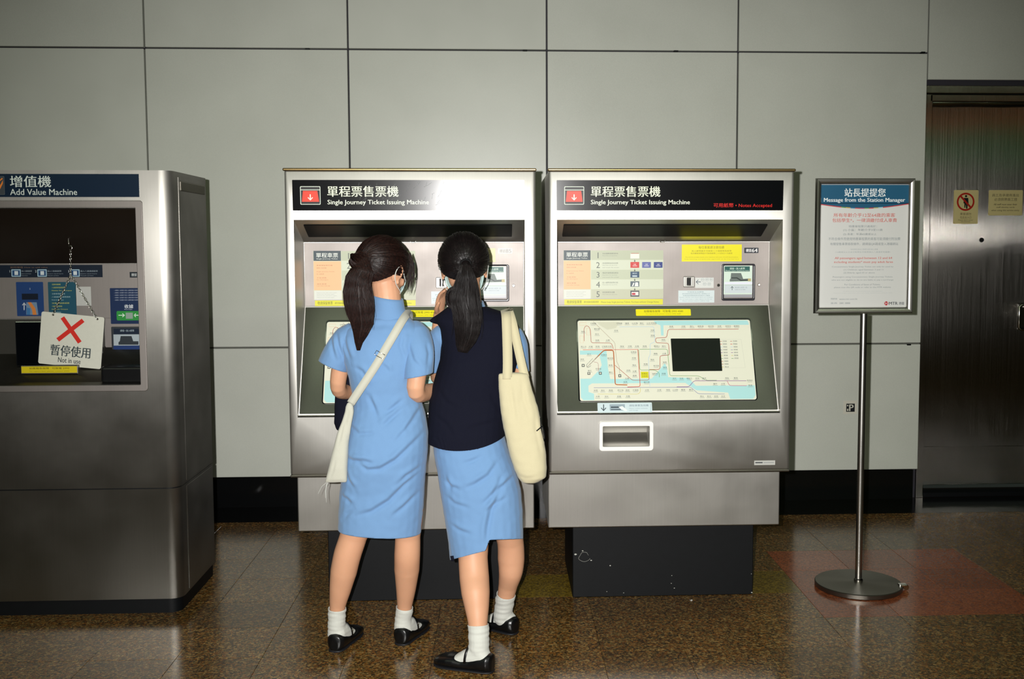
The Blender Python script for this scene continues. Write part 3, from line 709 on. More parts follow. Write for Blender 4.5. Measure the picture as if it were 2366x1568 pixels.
    # yellow sticker above the map
    s = Print(pm+cn*.003, cn, dx, .0006)
    s.rect(1469.5, 713.5, 1595.5, 729.5, '#e6dc18', 0, .003)
    s.text('如需報告故障   可致電 2993 4580', 1488, 716, 1578, 721.8, '#756c14', 2, .004); s.text('To report fault please contact 2993 4580', 1492, 724, 1573, 727, '#8a8018', 2)
    s.build('phone_sticker', root)['label'] = 'yellow sticker above the route map'
    if True:
        s.V, s.F, s.K = [], [], []
        s.rect(1381, 929.5, 1506, 952.5, '#c6d6da', 0, .003)
        s.line([(1394.5, 934), (1394.5, 948)], 2, '#26323c', 2); s.line([(1389, 942), (1394.5, 948.6), (1400, 942)], 2, '#26323c', 2)
        s.rect(1409, 933.5, 1443.5, 948.5, '#93a4ae', 1); s.rect(1411.5, 939, 1432, 942, '#2c3a44', 2); s.rect(1411.5, 945, 1434, 946.8, '#2c3a44', 2)
        s.poly([(1429, 940), (1438, 938), (1450, 948), (1446, 950), (1436, 946)], '#dfe6e4', 3)
        s.text('請取車票及找贖', 1454, 934, 1498, 939, '#6a7c88', 2); s.text('Please collect ticket(s)', 1454, 942, 1496, 944.6, '#6a7c88', 2); s.text('and change', 1454, 946.6, 1474, 949, '#6a7c88', 2)
        s.line([(1503.5, 932), (1503.5, 950)], .5, '#6a7c88', 2)
        s.build('ticket_sticker', root)['label'] = 'pale blue sticker with downward arrow'
    # sill lip in front of the console
    box('sill', (OX0+.001+dx, YF+.003, OZ0+.0005), (OX1-.001+dx, YC+.001, OZ0+.006), CHROME, root, .002, 2)
    # collection tray surround
    fr1 = (Vector((dx, YF, 0)), Vector((1, 0, 0)), Vector((0, 0, 1)), FRONT)
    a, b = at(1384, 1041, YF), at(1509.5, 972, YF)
    ring_prism('tray_surround', round_rect(a.x, a.z, b.x, b.z, .013, 6), round_rect(cx0-dx+.001, cz0+.001, cx1-dx-.001, cz1-.001, .004, 6), fr1, 0, .012, WHITEM, root, .003)  # steel bevel; flash glare on it is put into the white colour
    s = Print((.66, YF-.0004, .65), FRONT, dx)
    if second:
        s.rect(1742.5, 1063, 1791, 1074, '#b9b9b4', 0); s.rect(1745, 1066.5, 1762, 1070, '#5c5e60', 1); s.rect(1764, 1067, 1788, 1069.5, '#9a9c9c', 1)
        s.build('maker_plate', root)
    # lower skirt and pedestal
    box('skirt', (XL+.002+dx, 4.38, .325), (at(1801, 1150, 4.38).x+dx, YR, ZB-.003), STEEL, root, .004, 2)
    box('pedestal', (.304+dx, 4.463, 0), (1.081+dx, YR, .33), BLACKM, root, .003, 1)
    if second:
        V = []; F = []
        for px, py, r in ((1330, 1280, 3.2), (1346, 1272, 2), (1366, 1294, 2), (1410, 1306, 2), (1552, 1329, 1.2), (1551, 1347, 1.2), (1558, 1358, 1.5), (1402, 1366, 1.2), (1441, 1369, 1.2), (1737, 1368, 2), (1736, 1325, 1)):
            p = at(px, py, 4.463); rr = r*.0018*.6; n_ = 7; b0 = len(V)
            for k in range(n_):
                q = 1+.4*random.random(); V.append((p.x+rr*q*1.4*math.cos(k*2*math.pi/n_), 4.4622, p.z+rr*q*.8*math.sin(k*2*math.pi/n_)))
            F.append(tuple(range(b0, b0+n_)))
        v_, f_ = tube_vf([(at(1348+12*math.cos(a)*(1+.2*math.sin(3*a))+2, 1286+11*math.sin(a), 4.463)) for a in np.linspace(.3, 6, 24)], .0005, 4)
        F += [tuple(i+len(V) for i in f) for f in f_]; V += [tuple(q) for q in v_]
        o = link('paint_chips', mesh_np('paint_chips', V, F), mat_plain('bare_chip', '#b8b8b0', .6), root); tag(o, kind='stuff')
    return root
build_tvm(0, 'ticket_machine', 'steel ticket issuing machine on the right with its whole route map uncovered', True)
build_tvm(-1.031, 'ticket_machine', 'steel ticket issuing machine in the middle, hidden behind the two schoolgirls', False)

# ================================================================== add value machine (left)
LY = 4.35
lx1 = -1.303; lx0 = -2.38; r = .05
lz0, lz1, lzs = .062, at(200, 393, LY).z, at(200, 1130, LY).z
root = thing('add_value_machine', 'tall steel add value machine on the left edge with a not in use sign', 'ticket machine', ((lx0+lx1)/2, 4.6, 0))
def outline(inset=0., y1=4.86):
    pts = [(lx0+inset, y1), (lx0+inset, LY+inset)]
    for k in range(9):
        a = math.radians(-90+90*k/8); pts.append((lx1-inset-r+r*math.cos(a), LY+inset+r+r*math.sin(a)))
    pts.append((lx1-inset, y1)); return pts
def extr(name, pts, z0, z1, mat, parent):
    bm = bm_new(); a = [bm.verts.new((x, y, z0)) for x, y in pts]; b = [bm.verts.new((x, y, z1)) for x, y in pts]; n_ = len(pts)
    bm.faces.new(a[::-1]); bm.faces.new(b)
    for i in range(n_): bm.faces.new((a[i], a[(i+1) % n_], b[(i+1) % n_], b[i]))
    me = bm_mesh(name, bm); smooth_angle(me, 30); return link(name, me, mat, parent)
AVS = mat_steel('add_value_steel', '#85837d', .37, .82)
up = extr('housing', outline(), lzs+.0025, lz1, AVS, None)
extr('lower_housing', outline(.001), lz0, lzs-.0025, AVS, root)
extr('seam', outline(.006), lzs-.003, lzs+.003, BLACKM, root)
extr('plinth', outline(.012), 0, lz0, BLACKM, root)
ox1a = at(320, 690, LY).x; LBY = 4.56
oz1, oz0 = at(200, 480, LY).z, at(200, 889, LY).z
izc = at(200, 608, LBY).z
cut = profile_cutter([(LY-.1, oz1), (LY, oz1), (LBY, izc), (LBY, at(200, 800, LBY).z), (LY+.06, oz0+.004), (LY+.02, oz0), (LY-.1, oz0)], lx0+.1, ox1a)
boolean(up, cut)
up.data.transform(Matrix.Translation(-root.location)); up.parent = root; smooth_angle(up.data, 30)
if not up.data.materials: up.data.materials.append(AVS)
fL = (Vector((0, LY, 0)), Vector((1, 0, 0)), Vector((0, 0, 1)), FRONT)
a, b = at(333, 903, LY), at(333, 463, LY); x_o = at(336, 690, LY).x
ring_prism('opening_frame', round_rect(lx0+.05, a.z, x_o, b.z, .012, 5), round_rect(lx0+.1, oz0-.001, ox1a-.001, oz1+.001, .004, 5), fL, 0, .005, STEELP, root, .002)
# ceiling lining (dark)
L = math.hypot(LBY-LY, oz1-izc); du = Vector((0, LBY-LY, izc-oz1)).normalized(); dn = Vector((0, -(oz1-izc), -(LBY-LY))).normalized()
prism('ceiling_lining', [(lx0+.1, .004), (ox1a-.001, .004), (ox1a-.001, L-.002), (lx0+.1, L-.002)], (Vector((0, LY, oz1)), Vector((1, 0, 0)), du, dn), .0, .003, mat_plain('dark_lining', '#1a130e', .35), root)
# header sign
s = Print((-1.7, LY, 1.74), FRONT, 0, .0045)
a, b = s.px(-40, 455), s.px(321, 402)
sg = prism('sign_panel', [(lx0+.06+1.7, a[1]), (b[0], a[1]), (b[0], b[1]), (lx0+.06+1.7, b[1])], s.frame(), .0, .004, NAVYS, root)
s.text('增值機', 25, 406, 118.5, 432.5, '#c9d2cc', 3, .012); s.text('Add Value Machine', 25, 436.5, 179, 450.5, '#c9d2cc', 3, .008)
s.build('lettering', sg); s.V, s.F, s.K = [], [], []
s.rect(-34, 407, 11, 450, '#4c5458', 1, .003); s.rect(-33, 408, 10, 449, '#3a3f44', 2, .003)
s.poly([(-12, 444), (-4, 436), (4, 424), (8, 416), (8, 424), (2, 436), (-6, 446)], '#d8782c', 3); s.line([(-30, 412), (0, 418), (7, 412)], 3, '#d8782c', 3)
s.build('pictogram', sg)
# instruction plate
zs0 = at(200, 735, LBY).z
ip = box('instruction_panel', (lx0+.1, LBY-.004, zs0), (ox1a-.001, LBY, izc-.002), STEELP, root, .001, 1)
zc0 = at(290, 838, LBY).z
box('instruction_panel', (at(244, 790, LBY).x, LBY-.004, zc0), (ox1a-.001, LBY, zs0+.001), STEELP, root, .001, 1)
s = Print((-1.7, LBY-.0045, 1.4), FRONT)
s.rect(-20, 611.5, 236.5, 641, '#0e1a2a', 1)
s.text('如何增值 How to add value', 24, 615, 110, 619.5, '#6a5444', 2)
for i, x in enumerate((27, 87, 163)):
    s.rect(x, 622, x+21, 639, '#9ab8c8', 2, .002); s.rect(x+2, 624, x+19, 637, '#24446c', 3); s.rect(x+7, 626, x+15, 635, '#c2cace', 4)
    s.text(str(i+1), x-7, 624, x-1, 629, '#c2cace', 2, keep=True)
    s.text('插入八達通或紙幣', x+23, 624, x+23+(24, 32, 40)[i], 628, '#8a96a0', 2); s.text('Insert card here', x+23, 631, x+23+(22, 36, 38)[i], 633, '#8a96a0', 2); s.text('Touch screen', x+23, 635.5, x+23+(14, 26, 30)[i], 637.5, '#8a96a0', 2)
s.rect(40, 651, 99.5, 730, '#1c3a6c', 1, .003); s.text('↓', 68, 664, 71, 669, '#a8b4c4', 2)
s.rect(51, 678, 88, 692, '#0a1424', 2); s.poly([(61, 698), (85, 698), (89, 727), (61, 727)], '#6a8098', 2); s.poly([(64, 698), (72, 698), (82, 712), (85, 727), (76, 727), (74, 714)], '#c87838', 3); s.poly([(62, 710), (70, 712), (70, 727), (62, 727)], '#3a6c9c', 3)
s.line([(56, 716), (56, 700)], 2, '#c8ccd0', 2); s.line([(52, 705), (56, 699), (60, 705)], 1.6, '#c8ccd0', 2)
s.rect(113.5, 651, 175, 730, '#1c4a5c', 1, .003)
for i in range(10):
    s.text(('注意事項請細閱', '八達通增值服務條款', 'Notes for Octopus')[i % 3], 120, 655+7.2*i, 140+(i*13) % 29, 658.6+7.2*i, ('#b4b45a', '#9ab4b8')[(i//3) % 2], 2)
s.rect(176, 662, 210, 706, '#b4b4b0', 1)
s.rect(300, 628, 330, 641, '#20282e', 1); s.text('機號', 304, 631, 316, 638, '#c4c8c8', 2, .01)
s.rect(256.5, 665, 332, 748, '#14284c', 1, .003)
for i in range(5): s.text('• 請將八達通卡放入讀寫器內增值', 264, 669+5.6*i, 320, 671.8+5.6*i, '#a8b0c0', 2)
s.text('收據', 288, 703, 308, 712, '#e0e4e8', 2, .01); s.text('Receipt', 288, 713, 306, 716, '#c0c8d0', 2)
s.rect(270, 718, 330, 740, '#2c8a3c', 2, .006); s.rect(291, 722, 307, 736, '#8a9a90', 3); s.line([(274, 728), (287, 728)], 1.6, '#e4f0e4', 3); s.line([(283, 724), (288, 728), (283, 732)], 1.6, '#e4f0e4', 3); s.line([(322, 728), (310, 728)], 1.6, '#e4f0e4', 3); s.line([(314, 724), (310, 728), (314, 732)], 1.6, '#e4f0e4', 3)
s.build('printed_sheet', ip)
na = box('note_acceptor', (at(260, 790, LBY).x, LBY-.013, at(290, 830, LBY).z), (ox1a-.004, LBY-.0045, at(290, 754, LBY).z), mat_plain('acceptor_frame', '#30343a', .35), root, .003)
s = Print((-1.7, LBY-.0132, 1.2), FRONT)
s.rect(263, 758.5, 322, 772, '#0e1c30', 1); s.text('請插 • 放入紙幣', 278, 761, 310, 766, '#a8b8c0', 2); s.rect(263, 772, 322, 798, '#a4aeb4', 1); s.poly([(279, 776), (304, 776), (308, 788), (320, 788), (320, 796), (274, 796), (274, 790), (277, 788)], '#2c3238', 2)
s.rect(263, 798, 322, 824, '#1c3468', 1); s.poly([(279, 821), (281, 810), (288, 810), (290, 821)], '#dfe4e8', 2); s.poly([(300, 821), (302, 810), (309, 810), (311, 821)], '#dfe4e8', 2); s.line([(295, 820), (295, 812)], 1.4, '#dfe4e8', 2)
s.build('printed_sheet', na)
# dark screen block, yellow sticker and basin in the lower part
box('screen', (at(58, 790, LBY).x, LBY-.09, at(70, 846, LBY-.09).z), (at(150, 790, LBY).x, LBY-.03, at(70, 742, LBY-.09).z), BLACKG, root, .004, 2)
box('lower_lining', (lx0+.1, LBY-.03, at(200, 850, LBY).z), (at(243, 790, LBY).x, LBY-.001, zs0-.002), mat_plain('dark_grey_panel', '#34322e', .4), root, .002)  # dark grey sheet lining the lower recess
s = Print((-1.7, LBY-.12, 1.2), FRONT)
st_ = box('sticker_ledge', (at(48, 855, LBY-.12).x, LBY-.12, at(70, 864, LBY-.12).z), (at(180, 855, LBY-.12).x, LBY-.03, at(70, 844, LBY-.12).z), STEELD, root, .002)
s.rect(50, 845.5, 178, 861.5, '#c8b414', 1); s.text('如需報告故障   可致電 2993', 68, 848, 160, 853, '#54490c', 2, .004); s.text('To report fault please contact 2993', 68, 856, 160, 859, '#54490c', 2)
s.build('phone_sticker', root)['label'] = 'yellow sticker under the dark screen'
bx = at(238, 860, LY+.08).x
box('card_basin', (bx, LY+.05, at(290, 884, LY+.06).z), (ox1a-.004, LBY-.006, at(290, 843, LY+.1).z), mat_plain('black_basin', '#121214', .25), root, .012, 3)
# side details
sy0, sy1 = 4.45, 4.835
box('side_panel', (lx1-.001, sy0, lzs+.01), (lx1+.0025, sy1, lz1-.02), AVS, root, .001, 1)
box('side_panel', (lx1-.001, sy0, lz0+.01), (lx1+.0025, sy1, lzs-.01), AVS, root, .001, 1)
box('side_grip', (lx1+.002, sy0+.02, lz1-.075), (lx1+.006, sy1-.01, lz1-.035), STEELD, root, .003, 2)

# ------------------------------------------------------------------ hanging "not in use" plate
HY = LBY-.10
ang = math.atan2(742-727, 243-100)
s = Print((0, HY-.0012, 1.2), FRONT, 0, .0005)
c0 = at(165, 786, HY); s.p0 = Vector((c0.x, HY-.0012, c0.z))
rt = thing('hanging_sign', 'white not in use sign with red cross hanging on a chain inside the left machine', 'sign', (c0.x, HY, c0.z))
th = -ang; u = Vector((math.cos(th), 0, math.sin(th))); v = Vector((-math.sin(th), 0, math.cos(th)))
k = (at(265, 786, HY).x-c0.x)/100
wP, hP = 145*k, 123*k
pl = prism('plate', round_rect(-wP/2, -hP/2, wP/2, hP/2, .008, 5), (Vector((c0.x, HY, c0.z)), u, v, FRONT), -.0012, .0012, mat_plain('white_sign_board', '#c9c8bc', .5, grain=.05, gs=80), rt)
s.u, s.v = u, v
def lp(x, y): return (x*k, -y*k)
s.px = lambda x, y: (x*k, -y*k)
s.line([(-24, -52), (20, 3)], 10, '#c62a22', 1); s.line([(24, -50), (-31, 2)], 10, '#c62a22', 2)
s.text('暫停使用', -46, 13, 46, 39, '#3a4448', 3, .02); s.text('Not in use', -27, 42, 25, 54, '#30383c', 2, .01)
s.build('lettering', pl)
def chain(pa, pb, parent):
    pa = Vector(pa); pb = Vector(pb); d = pb-pa; n_ = int(d.length/.0095); V = []; F = []
    t = d.normalized(); sd = Vector((0, 1, 0)).cross(t).normalized(); ot = Vector((0, 1, 0))
    for i in range(n_):
        c = pa+d*((i+.5)/n_); w = sd if i % 2 else ot
        pts = [c+t*.0068*math.cos(a)+w*.0034*math.sin(a) for a in np.linspace(0, 2*math.pi, 10)[:-1]]
        v_, f_ = tube_vf(pts, .0011, 5, True); F += [tuple(j+len(V) for j in f) for f in f_]; V += v_
    return link('chain', mesh_np('chain', V, F), CHROME, parent)
top = at(163, 578, HY); mid = at(163, 634, HY)
h1 = Vector((c0.x, HY-.003, c0.z))+u*(-46*k)+v*(56*k); h2 = Vector((c0.x, HY-.003, c0.z))+u*(56*k)+v*(56*k)
chain(top, mid, rt); chain(mid, h1, rt); chain(mid, h2, rt)
tube('hook', [top+Vector((.006*math.cos(a)-.0, 0, .010+.009*math.sin(a))) for a in np.linspace(-2.2, 2.6, 12)]+[top+Vector((-.008, 0, .05))], .0016, CHROME, rt, 6)
lathe('eyelet', [(0, .002), (.003, .002), (.005, 0)], h1+Vector((0, .002, 0)), CHROME, rt, 12, 'Y'); lathe('eyelet', [(0, .002), (.003, .002), (.005, 0)], h2+Vector((0, .002, 0)), CHROME, rt, 12, 'Y')

# ================================================================== poster stand
SY = 4.54
bc = flr(1983, 1362, 0); bc = Vector((at(1983, 1352, SY).x, SY, 0))
stand = thing('poster_stand', 'steel pole poster stand on a round base with a station manager notice', 'sign stand', bc)
R = 102/2475*SY*1.0
lathe('base', [(R-.004, 0), (R, .004), (R, .020), (R-.003, .023), (.03, .026), (.02, .028)], bc, STEELD, stand, 72, 'Z', 30)
zf0 = at(1984, 722, SY).z
lathe('pole', [(.0145, .026), (.0145, zf0-.004)], bc, POLE, stand, 28)
lathe('pole_collar', [(.019, .026), (.019, .034), (.0146, .038)], bc, CHROME, stand, 28)
bp = at(2079, 1366, SY-.1)
cst = lathe('castor', [(.004, -.008), (.012, -.008), (.012, .008), (.004, .008)], (bc.x+R+.004, SY-.055, .014), CHROME, stand, 20, 'Y')
box('castor_bracket', (bc.x+R-.03, SY-.075, .018), (bc.x+R+.006, SY-.045, .03), CHROME, stand, .003)
fx0, fx1 = at(1882, 560, SY-.02).x, at(2110, 560, SY-.02).x; fz1, fz0 = at(1998, 412, SY-.02).z, at(1990, 723, SY-.02).z
FY = SY-.018
w = .026
for nm, pts in (('top_rail', [(fx0, fz1), (fx1, fz1), (fx1-w, fz1-w), (fx0+w, fz1-w)]), ('bottom_rail', [(fx0, fz0), (fx1, fz0), (fx1-w, fz0+w), (fx0+w, fz0+w)]), ('side_rail', [(fx0, fz0), (fx0, fz1), (fx0+w, fz1-w), (fx0+w, fz0+w)]), ('side_rail', [(fx1, fz0), (fx1, fz1), (fx1-w, fz1-w), (fx1-w, fz0+w)])):
    # bevelled snap rail: outer edge low, crest, inner edge
    bm = bm_new(); o1, o2, i2, i1 = pts
    cz = ((fx0+fx1)/2, (fz0+fz1)/2)
    prof = [(0., 0.), (0., .010), (.16, .0175), (.6, .0175), (.92, .008), (1, .004), (1., 0.)]
    rowsv = []
    for (A, B) in ((o1, i1), (o2, i2)):
        rowsv.append([bm.verts.new((A[0]+(B[0]-A[0])*t, FY-h_, A[1]+(B[1]-A[1])*t)) for t, h_ in prof])
    for i in range(len(prof)):
        j = (i+1) % len(prof); bm.faces.new((rowsv[0][i], rowsv[1][i], rowsv[1][j], rowsv[0][j]))
    bm.faces.new(rowsv[0]); bm.faces.new(rowsv[1][::-1])
    me = bm_mesh(nm, bm); smooth_angle(me, 50); link(nm, me, POLE, stand)
box('back_board', (fx0+.004, FY-.001, fz0+.004), (fx1-.004, FY+.010, fz1-.004), STEELD, stand, .002)
for zz in (fz0+.02, fz0+.06): box('clamp', (bc.x-.02, FY+.010, zz), (bc.x+.02, SY+.0, zz+.014), CHROME, stand, .002)
s = Print((bc.x, FY-.003, 1.5), FRONT, 0, .0006)
po = box('poster', (fx0+w-.004, FY-.003, fz0+w-.004), (fx1-w+.004, FY-.0012, fz1-w+.004), mat_plain('poster_paper', '#d3d3d0', .4), stand)
s.rect(1890, 427, 2104, 470, '#1c5574', 1)
pts = [(1890, 469)]+[(1890+214*t, 471+10.5*math.sin(math.pi*t)-t*1.0) for t in np.linspace(0, 1, 16)]+[(2104, 469)]
s.poly(pts, '#1c5574', 1)
cs_ = ['#c03a3c']*5+['#6a9a4a', '#c0a040', '#3c7aa0', '#c03a3c', '#a8406c', '#6a9a4a', '#c03a3c', '#b8b060', '#a0c8d0']+['#c03a3c']*6
for i in range(20):
    t0, t1 = i/20, (i+1)/20; f_ = lambda t: 471+10.5*math.sin(math.pi*t)-t*1.0
    s.poly([(1890+214*t0, f_(t0)-.9), (1890+214*t1, f_(t1)-.9), (1890+214*t1, f_(t1)+1.1), (1890+214*t0, f_(t0)+1.1)], cs_[i], 2)
s.text('站長提提您', 1951, 435, 2046, 454.5, '#e6ebec', 3, .02)
s.text('Message from the Station Manager', 1903.5, 457, 2091, 469, '#e6ebec', 3, .02)
def pt(q, x0, x1, y0, y1, c, b=0): s.text(q, x0, y0, x1, y1, c, 2, b)
RD_ = '#c96a60'; GY = '#8c9496'
pt('所有年齡介乎12至64歲的乘客', 1926, 2068, 492, 501.5, RD_, .006); pt('包括學生*，一律須繳付成人車費', 1923, 2072, 504, 513.5, RD_, .006)
pt('特惠單程票只適用於：', 1961, 2026, 520, 525.5, GY); pt('(1) 小童：年齡介乎3至11歲', 1948, 2039, 528, 534.5, GY, .004); pt('(2) 長者：年滿65歲或以上', 1948, 2025, 538, 544, GY, .004)
pt('不符合條件而使用特惠單程票的乘客可能須繳付附加費', 1914, 2080, 548, 555, GY); pt('有關發售車票條款條件，請掃描QR碼或登入港鐵網站', 1918, 2075, 560, 567, GY)
pt('*持有學生身份之乘客仍須付成人車費', 1964, 2028, 574, 577.5, '#a4acac'); pt('（12歲或以上之全日制學生可使用個人八達通享有優惠）', 1930, 2057, 580, 584, '#a4acac')
pt('All passengers aged between 12 and 64', 1928.5, 2061, 593, 600, RD_, .008); pt('including students* must pay adult fares', 1927, 2063, 602, 609, RD_, .008)
pt('Concessionary Single Journey Ticket can only be used by', 1922, 2064, 614, 618.5, GY); pt('(1) Children: aged between 3 and 11', 1949, 2041, 621, 625.5, GY); pt('(2) Elderly: aged 65 or above', 1949, 2021, 628, 632.5, GY)
pt('Passengers using Concessionary Single Journey Tickets', 1924, 2062, 637.5, 642, GY); pt('who are not eligible to do so are liable to pay a surcharge', 1921, 2064, 644.5, 649, GY)
pt('For Conditions of Issue of Tickets,', 1951, 2034, 655, 659.5, GY); pt('please scan the QR code or refer to the MTR website', 1927, 2058, 661.5, 666, GY)
pt('*Students should use personalised cards where applicable', 1947, 2039, 671.5, 673.5, '#a8b0b0'); pt('Terms and conditions apply, please refer to the notices displayed at the stations for details', 1925, 2062, 675.5, 677.5, '#a8b0b0')
pt('www.mtr.com.hk', 1939, 1981, 688.5, 692.5, GY); pt('港鐵熱線', 1919, 1934, 688, 692, GY); pt('查詢', 1919, 1934, 698, 702, GY); pt('2881 8888', 1939, 1964, 698, 702, GY)
s.circ(2047.5, 700.5, 4.7, '#b0202c', 2); s.line([(2045.2, 697), (2045.2, 704)], .9, '#e8dcdc', 3); s.line([(2049.8, 697), (2049.8, 704)], .9, '#e8dcdc', 3); s.line([(2045.2, 700.5), (2049.8, 700.5)], .9, '#e8dcdc', 3)
pt('MTR', 2054, 2074, 697, 704, '#3c4044', .012); pt('港鐵', 2076, 2089, 697, 704, '#5c6064', .004)
s.build('poster_print', po)
# paper fleck on the floor
p = flr(1597, 1387); bm = bm_new()
vs = [bm.verts.new((p.x+.006*math.cos(a)*(1+.3*math.sin(3*a)), p.y+.006*math.sin(a), .0005+.003*(i % 2))) for i, a in enumerate(np.linspace(0, 2*math.pi, 8)[:-1])]
bm.faces.new(vs); o = link('paper_scrap', bm_mesh('paper_scrap', bm), WHITEM); tag(o, 'tiny white paper scrap on the floor before the right pedestal', 'litter')
# ================================================================== people
SKIN = mat_plain('skin', '#cf9c7c', .5, spec=.35, grain=.05, gs=25, bmp=.08, bscale=400)
SKIN.node_tree.nodes['Principled BSDF'].inputs['Subsurface Weight'].default_value = .12
SKIN.node_tree.nodes['Principled BSDF'].inputs['Subsurface Radius'].default_value = (.012, .005, .003)
def mat_cloth(name, col, bsc=900, b_=.35, grain=.06, rough=.85, sheen=.2):
    m = mat_plain(name, col, rough, spec=.2, grain=grain, gs=500, bmp=b_, bscale=bsc)
    m.node_tree.nodes['Principled BSDF'].inputs['Sheen Weight'].default_value = sheen
    return m
BLUE = mat_cloth('blue_school_cloth', '#6b8fb9')
NAVYK = mat_cloth('navy_knit', '#0a0c1c', 700, .6, .25, .9, 0)
SOCKM = mat_cloth('white_sock_knit', '#c6c7c0', 900, .5)
CANV = mat_cloth('cream_canvas', '#c2b999', 900, .5)
CANW = mat_cloth('white_canvas', '#bab9ac', 900, .5)
SHOE = mat_plain('black_shoe_leather', '#08090b', .32, spec=.5)
SOLE = mat_plain('shoe_sole_rubber', '#0e0e14', .6)
MASKM = mat_cloth('pale_blue_mask', '#b9d6d4', 900, .2)
MSTR = mat_plain('mask_cord', '#d8dcd6', .7)
def mat_hair(name, c1, c2):
    m, t, b = nt(name); f = noise_tex(t, 160, 4)
    t.links.new(ramp(t, f, [(.3, c1), (.7, c2)]), b.inputs['Base Color'])
    b.inputs['Roughness'].default_value = .46; b.inputs['Specular IOR Level'].default_value = .33
    return m
HAIR1 = mat_hair('dark_brown_hair', '#0e0807', '#2a1611')
HAIR2 = mat_hair('black_hair', '#0a0808', '#191212')

